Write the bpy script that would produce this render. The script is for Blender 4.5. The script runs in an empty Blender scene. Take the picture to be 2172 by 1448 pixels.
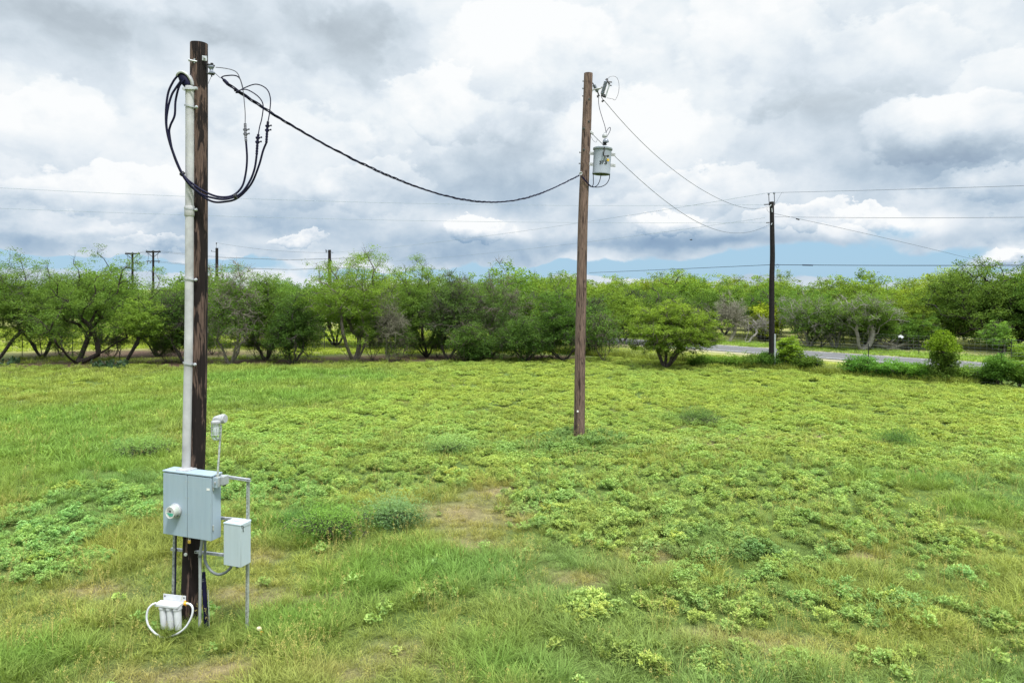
import bpy, math, random
import numpy as np
from mathutils import Vector, Matrix, noise as mn
PI = math.pi
sc = bpy.context.scene
COL = sc.collection
random.seed(7)
F = 1448.0; CX = 1086.0; HZ = 612.0; CH = 4.4      # photo focal length, centre, horizon row; camera height (m)

def P(px, py, Y):
    return Vector(((px - CX) / F * Y, Y, CH + (HZ - py) / F * Y))
def G(px, py):
    Y = F * CH / (py - HZ)
    return ((px - CX) / F * Y, Y)

# ---------------------------------------------------------------- tagging
ORG = {}
def tag(o, label=None, cat=None, group=None, kind=None):
    if label: o['label'] = label
    if cat: o['category'] = cat
    if group: o['group'] = group
    if kind: o['kind'] = kind
    return o
def thing(name, loc, label, cat, group=None):
    o = bpy.data.objects.new(name, None); COL.objects.link(o)
    o.location = loc; o.empty_display_size = 0.3
    ORG[o.name] = Vector(loc)
    return tag(o, label, cat, group)

class MB:
    """collects shapes given in world coordinates, builds ONE mesh object"""
    def __init__(s): s.v = []; s.f = []; s.m = []; s.cur = 0
    def add(s, vs, fs):
        b = len(s.v); s.v += [Vector(v) for v in vs]
        for f in fs: s.f.append([b + i for i in f]); s.m.append(s.cur)
    def box(s, c, ax, ay, az, bev=0.0):
        """centre, three half-extent vectors"""
        c, ax, ay, az = map(Vector, (c, ax, ay, az))
        if bev <= 0:
            vs = [c + x*ax + y*ay + z*az for x in (-1, 1) for y in (-1, 1) for z in (-1, 1)]
            s.add(vs, [(0,1,3,2),(4,6,7,5),(0,4,5,1),(2,3,7,6),(0,2,6,4),(1,5,7,3)]); return
        L = [a.length for a in (ax, ay, az)]; n = [a.normalized() for a in (ax, ay, az)]
        bm_v = []; fs = []
        idx = {}
        for x in (-1, 1):
            for y in (-1, 1):
                for z in (-1, 1):
                    for k in range(3):
                        d = [L[0]-bev, L[1]-bev, L[2]-bev]; d[k] = L[k]
                        idx[(x, y, z, k)] = len(bm_v)
                        bm_v.append(c + n[0]*x*d[0] + n[1]*y*d[1] + n[2]*z*d[2])
        for k in range(3):
            a, b = [(1, 2), (0, 2), (0, 1)][k]
            for sg in (-1, 1):
                q = []
                for u, w in ((-1,-1),(1,-1),(1,1),(-1,1)):
                    t = [0,0,0]; t[k] = sg; t[a] = u; t[b] = w; q.append(idx[(*t, k)])
                fs.append(q)
        for k in range(3):      # edges along axis k
            a, b = [(1, 2), (0, 2), (0, 1)][k]
            for u in (-1, 1):
                for w in (-1, 1):
                    q = []
                    for e, kk in ((-1, a), (1, a), (1, b), (-1, b)):
                        t = [0,0,0]; t[k] = e; t[a] = u; t[b] = w; q.append(idx[(*t, kk)])
                    fs.append(q)
        for x in (-1, 1):
            for y in (-1, 1):
                for z in (-1, 1): fs.append([idx[(x,y,z,0)], idx[(x,y,z,1)], idx[(x,y,z,2)]])
        s.add(bm_v, fs)
    def tube(s, pts, r, n=8, caps=True):
        pts = [Vector(p) for p in pts]
        rs = r if hasattr(r, '__len__') else [r]*len(pts)
        up = None; rings = []
        for i, p in enumerate(pts):
            t = (pts[min(i+1, len(pts)-1)] - pts[max(i-1, 0)])
            if t.length < 1e-9: t = Vector((0,0,1))
            t.normalize()
            if up is None:
                up = Vector((1,0,0)) if abs(t.x) < .8 else Vector((0,1,0))
            a = (up - t*up.dot(t))
            if a.length < 1e-6: a = t.orthogonal()
            a.normalize(); b = t.cross(a); up = a
            rings.append([p + (a*math.cos(2*PI*k/n) + b*math.sin(2*PI*k/n))*rs[i] for k in range(n)])
        vs = [v for R in rings for v in R]; fs = []
        for i in range(len(pts)-1):
            for k in range(n):
                k2 = (k+1) % n
                fs.append((i*n+k, i*n+k2, (i+1)*n+k2, (i+1)*n+k))
        if caps:
            fs.append(tuple(range(n-1, -1, -1))); fs.append(tuple((len(pts)-1)*n+k for k in range(n)))
        s.add(vs, fs)
    def lathe(s, o, ax, prof, n=20):
        """prof = [(distance along axis, radius)]"""
        o = Vector(o); ax = Vector(ax).normalized()
        a = ax.orthogonal().normalized(); b = ax.cross(a)
        vs = []; fs = []
        for d, r in prof:
            for k in range(n):
                th = 2*PI*k/n
                vs.append(o + ax*d + (a*math.cos(th) + b*math.sin(th))*max(r, 1e-4))
        for i in range(len(prof)-1):
            for k in range(n):
                k2 = (k+1) % n
                fs.append((i*n+k, i*n+k2, (i+1)*n+k2, (i+1)*n+k))
        fs.append(tuple(range(n-1, -1, -1))); fs.append(tuple((len(prof)-1)*n+k for k in range(n)))
        s.add(vs, fs)
    def build(s, name, mat, parent=None, smooth=False, auto=True):
        me = bpy.data.meshes.new(name)
        org = ORG.get(parent.name, Vector((0,0,0))) if parent else Vector((0,0,0))
        me.from_pydata([v - org for v in s.v], [], s.f)
        mats = mat if isinstance(mat, (list, tuple)) else [mat]
        for m in mats: me.materials.append(m)
        if len(mats) > 1: me.polygons.foreach_set('material_index', s.m)
        me.validate(); me.update()
        if smooth:
            me.polygons.foreach_set('use_smooth', [True]*len(me.polygons))
            try: me.set_sharp_from_angle(angle=math.radians(38))
            except Exception: pass
        o = bpy.data.objects.new(name, me); COL.objects.link(o)
        if parent:
            o.parent = parent; ORG[o.name] = org
        return o

def npmesh(name, verts, faces4=None, mats=(), tris=None, attrs=None, smooth=False):
    """fast mesh from numpy arrays; attrs = {name: per-vertex float array or (n,4) colours}"""
    me = bpy.data.meshes.new(name)
    nv = len(verts); me.vertices.add(nv); me.vertices.foreach_set('co', np.asarray(verts, np.float32).ravel())
    loops = []; starts = []; tot = 0
    if faces4 is not None and len(faces4):
        loops.append(np.asarray(faces4, np.int32).ravel()); k = len(faces4)
        starts.append(np.arange(k)*4); tot = k*4
    if tris is not None and len(tris):
        loops.append(np.asarray(tris, np.int32).ravel()); k = len(tris)
        starts.append(tot + np.arange(k)*3)
    loops = np.concatenate(loops); starts = np.concatenate(starts).astype(np.int32)
    me.loops.add(len(loops)); me.loops.foreach_set('vertex_index', loops)
    me.polygons.add(len(starts)); me.polygons.foreach_set('loop_start', starts)
    for m in mats: me.materials.append(m)
    me.update(calc_edges=True)
    if smooth: me.polygons.foreach_set('use_smooth', np.ones(len(starts), bool))
    for k, a in (attrs or {}).items():
        a = np.asarray(a, np.float32)
        if a.ndim == 2:
            at = me.color_attributes.new(k, 'FLOAT_COLOR', 'POINT'); at.data.foreach_set('color', a.ravel())
        else:
            at = me.attributes.new(k, 'FLOAT', 'POINT'); at.data.foreach_set('value', a)
    return me

# ---------------------------------------------------------------- materials
def lin(r, g, b):
    f = lambda c: (c/255/12.92) if c/255 <= .04045 else ((c/255+.055)/1.055)**2.4
    return (f(r), f(g), f(b), 1)
class NT:
    def __init__(s, name):
        s.m = bpy.data.materials.new(name); s.m.use_nodes = True
        s.t = s.m.node_tree; s.t.nodes.clear()
        s.out = s.t.nodes.new('ShaderNodeOutputMaterial')
    def n(s, typ, ins=None, **kw):
        nd = s.t.nodes.new(typ)
        for k, v in kw.items(): setattr(nd, k, v)
        for k, v in (ins or {}).items():
            if isinstance(v, bpy.types.NodeSocket): s.t.links.new(v, nd.inputs[k])
            else: nd.inputs[k].default_value = v
        return nd
    def math(s, op, a, b=0.0, c=0.0, clamp=False):
        return s.n('ShaderNodeMath', {0: a, 1: b, 2: c}, operation=op, use_clamp=clamp).outputs[0]
    def mix(s, f, a, b, blend='MIX'):
        nd = s.t.nodes.new('ShaderNodeMix'); nd.data_type = 'RGBA'; nd.blend_type = blend
        for i, v in ((0, f), (6, a), (7, b)):
            if isinstance(v, bpy.types.NodeSocket): s.t.links.new(v, nd.inputs[i])
            else: nd.inputs[i].default_value = (*v, 1) if isinstance(v, tuple) and len(v) == 3 else v
        return nd.outputs[2]
    def ramp(s, f, stops):
        nd = s.n('ShaderNodeValToRGB', {0: f}); cr = nd.color_ramp
        while len(cr.elements) < len(stops): cr.elements.new(.5)
        for e, (p, c) in zip(cr.elements, stops): e.position = p; e.color = c if len(c) == 4 else (*c, 1)
        return nd.outputs[0]
    def obj(s, scale=(1,1,1)):
        tc = s.n('ShaderNodeTexCoord'); mp = s.n('ShaderNodeMapping', {0: tc.outputs['Object'], 3: scale}); return mp.outputs[0]
    def noise(s, vec, scale, detail=4, rough=.55, dist=0):
        return s.n('ShaderNodeTexNoise', {'Vector': vec, 'Scale': scale, 'Detail': detail, 'Roughness': rough, 'Distortion': dist}).outputs[0]
    def pbr(s, col, rough=.6, metal=0.0, bump=None, bs=.3, bd=.01, spec=.5):
        p = s.n('ShaderNodeBsdfPrincipled', {'Base Color': col, 'Roughness': rough, 'Metallic': metal, 'Specular IOR Level': spec})
        if bump is not None:
            b = s.n('ShaderNodeBump', {'Height': bump, 'Strength': bs, 'Distance': bd})
            s.t.links.new(b.outputs[0], p.inputs['Normal'])
        s.t.links.new(p.outputs[0], s.out.inputs[0]); return s.m

def simple(name, col, rough=.5, metal=0.0, var=.12, scale=6, spec=.5, bs=.05):
    t = NT(name); c = col if len(col) == 4 else (*col, 1)
    n = t.noise(t.obj(), scale, 5)
    d = tuple(x*(1-var*2) for x in c[:3]) + (1,); l = tuple(min(1, x*(1+var)) for x in c[:3]) + (1,)
    cc = t.ramp(n, [(.3, d), (.7, l)])
    rr = t.math('MULTIPLY_ADD', n, .2, rough-.1)
    return t.pbr(cc, rr, metal, t.noise(t.obj(), scale*8, 3), bs, .002, spec)

def wood(name, dark, light, cover, low=0.0):
    """round treated pole: long vertical streaks, patches where the dark treatment has worn off"""
    t = NT(name)
    v1 = t.obj((9, 9, 1.5)); v2 = t.obj((24, 24, 2.2)); v3 = t.obj((60, 60, 3.0))
    n1 = t.noise(v1, 1.1, 3, .6, .8); n2 = t.noise(v2, 1.2, 4, .6, .5); n3 = t.noise(v3, 1.5, 3, .6)
    k = t.math('ADD', t.math('MULTIPLY', n1, .65), t.math('MULTIPLY', n2, .35))
    if low:
        z = t.n('ShaderNodeSeparateXYZ', {0: t.obj()}).outputs[2]
        k = t.math('SUBTRACT', k, t.math('MULTIPLY', t.math('MULTIPLY_ADD', z, -.2, 1.05, True), low))
    m = t.ramp(k, [(cover-.02, (0,0,0)), (cover+.02, (1,1,1))])
    lc = t.mix(t.ramp(n3, [(.38, (0,0,0)), (.62, (1,1,1))]), tuple(x*.42 for x in light[:3])+(1,), light)
    dc = t.mix(n3, tuple(x*.5 for x in dark[:3])+(1,), tuple(x*1.6 for x in dark[:3])+(1,))
    c = t.mix(m, dc, lc)
    crack = t.ramp(t.noise(t.obj((26, 26, .5)), 1.3, 2, .5, .4), [(.33, (0,0,0)), (.38, (1,1,1))])
    c = t.mix(crack, tuple(x*.25 for x in dark[:3])+(1,), c)
    return t.pbr(c, .85, 0, t.math('ADD', n3, crack), .6, .012, .25)

def painted(name, col):
    # sheet steel paint with faint dust, run marks and a little chalking
    t = NT(name); st = t.noise(t.obj((22, 22, 1.3)), 1.0, 4, .65); sp = t.noise(t.obj(), 5, 6, .7); fn = t.noise(t.obj(), 70, 3, .6)
    c0 = (*col, 1); dk = tuple(x*.90 for x in col); du = tuple(x*.9+.035*w for x, w in zip(col, (1.2, 1.05, .8)))
    c = t.mix(t.ramp(st, [(.42, (0,0,0)), (.70, (.8,.8,.8))]), c0, dk); c = t.mix(t.ramp(sp, [(.45, (0,0,0)), (.72, (.8,.8,.8))]), c, du)
    c = t.mix(t.ramp(fn, [(.68, (0,0,0)), (.74, (.6,.6,.6))]), c, dk)
    return t.pbr(c, t.math('MULTIPLY_ADD', sp, .3, .38), 0, sp, .08, .004, .3)
M = {}
M['wood_dark'] = wood('creosoted pole wood', (.011,.007,.007), (.135,.088,.072), .50, .075)
M['wood_brown'] = wood('weathered brown pole wood', (.040,.025,.022), (.20,.135,.11), .44)
M['wood_black'] = simple('black creosote pole wood', (.012,.009,.010), .7, 0, .35, 7, .25)
M['galv'] = simple('galvanised steel', (.42,.44,.47), .5, .3, .16, 22)
M['galv_dull'] = simple('dull galvanised steel', (.40,.43,.41), .55, .35, .2, 30)
M['conduit'] = simple('pale weathered conduit', (.41,.41,.43), .75, 0, .14, 5)
M['cast'] = simple('cast aluminium', (.40,.41,.43), .6, .2, .15, 25)
M['cabinet'] = painted('grey enamelled cabinet steel', (.285,.365,.435))
M['cabinet_lt'] = painted('light grey enamelled steel', (.39,.465,.505))
M['rubber'] = simple('black cable insulation', (.006,.006,.028), .6, 0, .2, 12, .15)
M['bare_wire'] = simple('dull bare aluminium wire', (.12,.12,.15), .5, .4, .15, 30)
M['faint_wire'] = simple('pale weathered line wire', (.30,.36,.42), .7, 0, .1, 5, .1)
M['line_wire'] = simple('weathered line wire', (.08,.10,.13), .6, 0, .1, 5)
M['dark_line'] = simple('dark telephone cable', (.02,.025,.05), .7, 0, .1, 5, .15)
M['black'] = simple('black iron', (.012,.012,.015), .5, 0, .2, 20)
M['pvc_grey'] = simple('grey plastic conduit', (.30,.33,.34), .45, 0, .08, 10)
M['flex'] = simple('grey corrugated flexible conduit', (.12,.14,.14), .5, 0, .15, 30)
M['bulb'] = simple('frosted bulb', (.85,.85,.85), .4, 0, .02)
M['white_plastic'] = simple('white plastic', (.58,.60,.64), .4, 0, .09, 9)
M['white_paint'] = simple('white paint', (.72,.72,.70), .6, 0, .1, 8)
M['brass'] = simple('brass', (.62,.40,.08), .35, .6, .1, 40)
M['orange'] = simple('orange plastic', (.80,.36,.02), .4, 0, .06, 20)
M['cream'] = simple('cream meter plastic', (.38,.42,.38), .3, 0, .05, 20)
M['teal'] = simple('teal label print', (.03,.38,.26), .5, 0, .15, 60)
M['porcelain'] = simple('grey porcelain', (.17,.19,.24), .22, 0, .1, 12)
M['tank'] = simple('pale green grey tank paint', (.24,.27,.31), .6, 0, .06, 5, .25)
M['yellow'] = simple('yellow sticker', (.80,.52,.03), .5, 0, .05, 20)
M['dark_metal'] = simple('dark fence steel', (.045,.05,.045), .7, .2, .2, 20)
M['tan_foam'] = simple('tan scrap', (.62,.50,.36), .8, 0, .15, 30)

def glass(name):
    t = NT(name)
    g = t.n('ShaderNodeBsdfGlossy', {'Color': (1,1,1,1), 'Roughness': .08})
    tr = t.n('ShaderNodeBsdfTransparent', {'Color': (.9,.95,.95,1)})
    fr = t.n('ShaderNodeFresnel', {'IOR': 1.6})
    mx = t.n('ShaderNodeMixShader', {0: t.math('MULTIPLY', fr.outputs[0], .45), 1: tr.outputs[0], 2: g.outputs[0]})
    t.t.links.new(mx.outputs[0], t.out.inputs[0]); return t.m
M['glass'] = glass('clear lamp glass')

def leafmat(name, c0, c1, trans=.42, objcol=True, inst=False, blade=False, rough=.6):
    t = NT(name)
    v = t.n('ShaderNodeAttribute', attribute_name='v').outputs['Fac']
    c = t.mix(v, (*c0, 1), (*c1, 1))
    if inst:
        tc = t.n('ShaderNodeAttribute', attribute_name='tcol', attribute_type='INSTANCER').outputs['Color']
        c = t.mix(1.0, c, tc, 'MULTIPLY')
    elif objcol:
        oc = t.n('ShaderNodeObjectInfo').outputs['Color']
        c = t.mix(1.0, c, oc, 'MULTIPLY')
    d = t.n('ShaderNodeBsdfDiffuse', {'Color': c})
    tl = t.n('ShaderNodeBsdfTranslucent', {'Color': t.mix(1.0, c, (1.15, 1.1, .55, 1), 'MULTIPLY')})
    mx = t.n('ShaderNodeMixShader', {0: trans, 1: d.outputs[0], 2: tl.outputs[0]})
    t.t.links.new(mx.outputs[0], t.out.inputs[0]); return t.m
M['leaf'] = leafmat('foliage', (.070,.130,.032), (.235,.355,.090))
M['leaf_dead'] = leafmat('dry grey twigs and leaves', (.10,.10,.07), (.18,.18,.12), .2)
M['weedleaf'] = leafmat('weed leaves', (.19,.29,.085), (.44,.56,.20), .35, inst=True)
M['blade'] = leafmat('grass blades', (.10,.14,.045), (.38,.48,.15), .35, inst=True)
M['cactus'] = simple('prickly pear pads', (.03,.07,.025), .5, 0, .3, 9)
def bark(name, a, b):
    t = NT(name)
    n = t.noise(t.obj((6,6,1.5)), 3, 5, .65)
    oc = t.n('ShaderNodeObjectInfo').outputs['Color']
    return t.pbr(t.mix(1.0, t.ramp(n, [(.35, a), (.68, b)]), oc, 'MULTIPLY'), .9, 0, n, .4, .02, .2)
M['bark'] = bark('grey brown bark', (.030,.026,.022), (.125,.112,.095))
M['bark_pale'] = bark('pale grey bark', (.16,.15,.13), (.36,.34,.30))
# ================================================================ ground, field, road
def nz(x, y, s, o=0.0):
    return mn.noise(Vector((x*s + o, y*s - o, o*.37)))
def gz(x, y):
    k = max(0.0, min(1.0, (42.0 - y)/8.0)) * max(0.0, min(1.0, (y + 20)/10)) if y < 60 else 0.0
    # gentle undulation of the pasture; flat by the road
    return k*(.05*nz(x, y, .35, 3) + .025*nz(x, y, 1.1, 9))

def ell(px, py, rx, ry):
    X, Y = G(px, py); y1 = G(px, py - ry)[1]; y0 = G(px, py + ry)[1]
    return (X, Y, rx/F*Y, max((y1 - y0)/2, .3))
def blobv(x, y, e):
    dx = (x - e[0])/e[2]; dy = (y - e[1])/e[3]; d = dx*dx + dy*dy
    return math.exp(-d*1.1) if d < 6 else 0.0
# patches of the pasture (centre and size read off the photo, turned into metres)
GREEN_GRASS = [ell(*e) for e in ((130,880,230,40),(60,960,200,60),(250,1000,170,60),(700,800,220,16),(560,845,200,25),(500,800,150,15),
               (860,1190,180,50),(760,1260,150,60),(1010,1215,140,40),(1950,1020,150,30),(2060,1080,150,25),(600,1330,100,40),(60,1400,160,60),
               (640,1120,110,30),(1000,1385,140,60),(1100,1440,120,30))]
BROWN = [ell(*e) for e in ((620,1270,110,30),(880,1385,130,38),(480,1420,80,28),(1010,1090,130,38),(1060,1040,70,18),(1240,1230,90,22),
         (1480,945,110,20),(960,815,70,8),(840,852,70,8),(1380,1180,70,18),(1500,1350,90,30),(2100,1130,60,16),(720,1430,100,24),
         (1000,1150,90,26),(1700,930,130,10),(200,1250,90,20),(1700,1370,120,30),(1830,1180,60,12),(560,1180,60,20),(330,1430,120,20),(490,1255,50,14))]
WEEDS = [ell(*e) for e in ((1500,1100,330,80),(1300,1000,250,50),(1650,1010,230,45),(1550,1190,230,50),(1700,1290,170,55),(1250,1090,170,60),(1500,850,700,70),
         (1900,860,400,60),(1100,870,350,60),(800,950,280,50),(1900,960,330,40),(120,1120,180,60),(180,1060,150,40),(90,1200,150,40),(640,1010,150,30),
         (1750,1100,230,50),(1500,1290,120,35),(1960,1290,170,25),(2060,1220,90,30),(1480,1390,130,26),(1660,1400,120,24),(2000,1150,160,24),(1330,1400,70,26),(1480,1430,110,22),(1930,1400,110,20),(1250,1300,60,20),(2110,1330,60,20),(1600,1330,160,26),(900,1170,60,12),(980,1230,50,10),(560,930,130,24),(900,890,200,26))]
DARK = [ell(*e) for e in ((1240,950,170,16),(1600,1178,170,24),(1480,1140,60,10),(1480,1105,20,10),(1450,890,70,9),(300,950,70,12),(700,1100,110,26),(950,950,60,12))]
def field(x, y):
    """weed share, dryness, greenness, bluish-dark share at a ground point"""
    w = .46*(1 if y > 13 else .30); 
    for e in WEEDS: w += .95*blobv(x, y, e)
    g = 0
    for e in GREEN_GRASS: g += blobv(x, y, e)
    b = 0
    for e in BROWN: b += blobv(x, y, e)
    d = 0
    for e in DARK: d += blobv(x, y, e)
    n1 = nz(x, y, .45, 21); n2 = nz(x, y, 1.2, 5); n3 = nz(x, y, .16, 40)
    if y > 22 and x > -6: w += .5
    w = w*(1 - .75*min(1, g)) - .6*min(1, b) + .45*n1 + .3*n2
    b = b + .55*n3 + .40*n2 - .15 + (.17 if y < 12 else 0)
    return w, max(0, min(1, b)), max(0, min(1, g + .4*n1)), min(1, d)

def bare_soil(x, y):       # brown bare earth under the mesquites
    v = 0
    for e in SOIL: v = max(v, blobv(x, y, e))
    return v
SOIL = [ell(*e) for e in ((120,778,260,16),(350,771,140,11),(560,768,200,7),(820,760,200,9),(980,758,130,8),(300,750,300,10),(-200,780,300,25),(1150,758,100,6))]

# road centre line (world metres): runs from far left behind the trees towards the near right
def roadp(t):           # t = metres along, 0 at the point nearest the third pole
    n0 = Vector((14.9, 47.5)); n1 = Vector((25.5, 36.2)); d = (n1 - n0).normalized(); q = Vector((-d.y, d.x))
    if q.y < 0: q = -q
    bend = 0
    return n0 + d*t, q, d

def make_ground():
    ys = np.concatenate([-np.geomspace(1200, 6, 16), np.arange(-4, 6, 1.0), np.arange(6, 20, .25), np.arange(20, 60, .45), np.arange(60, 110, 1.5), np.geomspace(112, 2500, 26)])
    xh = np.concatenate([np.arange(0, 16, .28), np.arange(16, 44, .55), np.arange(44, 90, 2.0), np.geomspace(92, 2500, 20)])
    xs = np.concatenate([-xh[:0:-1], xh])
    nx, ny = len(xs), len(ys)
    V = np.zeros((ny, nx, 3), np.float32); C = np.ones((ny, nx, 4), np.float32)
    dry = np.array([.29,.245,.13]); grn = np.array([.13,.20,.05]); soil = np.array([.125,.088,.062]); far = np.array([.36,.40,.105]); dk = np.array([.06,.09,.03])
    for j, y in enumerate(ys):
        for i, x in enumerate(xs):
            z = gz(x, y) if abs(x) < 95 and y < 110 else 0
            V[j, i] = (x, y, z)
            if abs(x) < 95 and 2 < y < 110:
                w, b, g, d = field(x, y) if y < 46 else (.5, .2, .5, 0)
                c = grn*(1-b) + dry*b
                c = c*(.82 + .3*nz(x, y, 2.3, 8))
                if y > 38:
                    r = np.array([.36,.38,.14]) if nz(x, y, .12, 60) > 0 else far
                    # past the fence and the trees: mown yellow-green verge and pasture
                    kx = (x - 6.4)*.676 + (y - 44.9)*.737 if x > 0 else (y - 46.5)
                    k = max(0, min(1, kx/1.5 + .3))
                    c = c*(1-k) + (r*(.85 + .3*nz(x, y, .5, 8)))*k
                s = min(1, bare_soil(x, y)*1.5 - .12) if 34 < y < 62 else 0
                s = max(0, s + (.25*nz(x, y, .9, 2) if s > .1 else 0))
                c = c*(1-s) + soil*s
                C[j, i, :3] = np.clip(c, .01, 1)
            else: C[j, i, :3] = (.24,.30,.08)
    idx = np.arange(nx*ny).reshape(ny, nx)
    Fq = np.stack([idx[:-1,:-1], idx[:-1,1:], idx[1:,1:], idx[1:,:-1]], -1).reshape(-1, 4)
    t = NT('pasture soil and thatch')
    a = t.n('ShaderNodeAttribute', attribute_name='gcol').outputs['Color']
    n1 = t.noise(t.obj(), 7, 6, .7); n2 = t.noise(t.obj(), 45, 4, .7)
    c = t.mix(1.0, a, t.ramp(n1, [(.25, (.5,.5,.48)), (.75, (1.35,1.3,1.25))]), 'MULTIPLY')
    c = t.mix(1.0, c, t.ramp(n2, [(.3, (.55,.55,.55)), (.7, (1.3,1.3,1.3))]), 'MULTIPLY')
    mat = t.pbr(c, .95, 0, n2, .8, .05, .1)
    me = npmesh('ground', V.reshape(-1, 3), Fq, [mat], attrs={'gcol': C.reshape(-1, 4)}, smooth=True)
    o = bpy.data.objects.new('ground', me); COL.objects.link(o); tag(o, kind='structure')

def ribbon(name, pts, w0, w1, z, mat, seg=90):
    vs = []; fs = []
    for p, q, d in pts:
        a = p + q*w0; b = p + q*w1
        vs += [(a.x, a.y, z), (b.x, b.y, z)]
    for i in range(len(pts)-1): fs.append((2*i, 2*i+2, 2*i+3, 2*i+1))
    mb = MB(); mb.add(vs, fs); return mb.build(name, mat)
def make_road():
    t = NT('worn asphalt')
    v = t.obj(); n = t.noise(v, 30, 4, .7); m = t.noise(v, .7, 4, .6)
    c = t.mix(m, t.ramp(n, [(.3, (.075,.075,.08)), (.7, (.125,.125,.13))]), (.14,.14,.14,1))
    asp = t.pbr(c, .9, 0, n, .3, .01, .2)
    t = NT('roadside gravel and dry grass'); v = t.obj(); n = t.noise(v, 12, 5, .75)
    grv = t.pbr(t.ramp(n, [(.3, (.20,.19,.12)), (.7, (.42,.39,.24))]), .95, 0, n, .6, .03, .1)
    t = NT('worn white line'); v = t.obj(); n = t.noise(v, 9, 5, .75)
    wl = t.pbr(t.ramp(n, [(.40, (.16,.16,.16)), (.55, (.55,.55,.55))]), .8)
    pts = [roadp(s) for s in np.linspace(-160, 90, 60)]
    tag(ribbon('road_shoulder', pts, -.9, 5.6, .012, grv), kind='structure')
    tag(ribbon('road', pts, 0, 4.5, .045, asp), kind='structure')
    tag(ribbon('road_edge_line', pts, .42, .56, .052, wl), kind='structure')
    l2 = ribbon('road_edge_line', pts, 3.9, 4.02, .052, wl); tag(l2, kind='structure')

make_ground(); make_road()
# ================================================================ trees
def unit(v): return v/np.maximum(np.linalg.norm(v, axis=-1, keepdims=True), 1e-9)
def seg_tubes(p0, p1, r0, r1, n=5):
    """many tapered segments at once -> verts, quads"""
    p0, p1 = np.asarray(p0, float), np.asarray(p1, float); r0 = np.asarray(r0)[:, None, None]; r1 = np.asarray(r1)[:, None, None]
    t = unit(p1 - p0); ref = np.where(np.abs(t[:, :1]) < .8, [[1., 0, 0]], [[0., 1, 0]])
    a = unit(np.cross(t, ref)); b = np.cross(t, a)
    th = np.arange(n)*2*PI/n
    ring = a[:, None, :]*np.cos(th)[None, :, None] + b[:, None, :]*np.sin(th)[None, :, None]
    V = np.concatenate([p0[:, None] + ring*r0, p1[:, None] + ring*r1], 1).reshape(-1, 3)
    k = np.arange(n); k2 = (k+1) % n
    q = np.stack([k, k2, k2+n, k+n], -1)
    Q = (np.arange(len(p0))[:, None, None]*2*n + q[None]).reshape(-1, 4)
    return V, Q
def leaf_quads(c, a, b):
    V = np.stack([c - a, c - b, c + a, c + b], 1).reshape(-1, 3)
    Q = np.arange(len(c)*4).reshape(-1, 4); return V, Q

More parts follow.
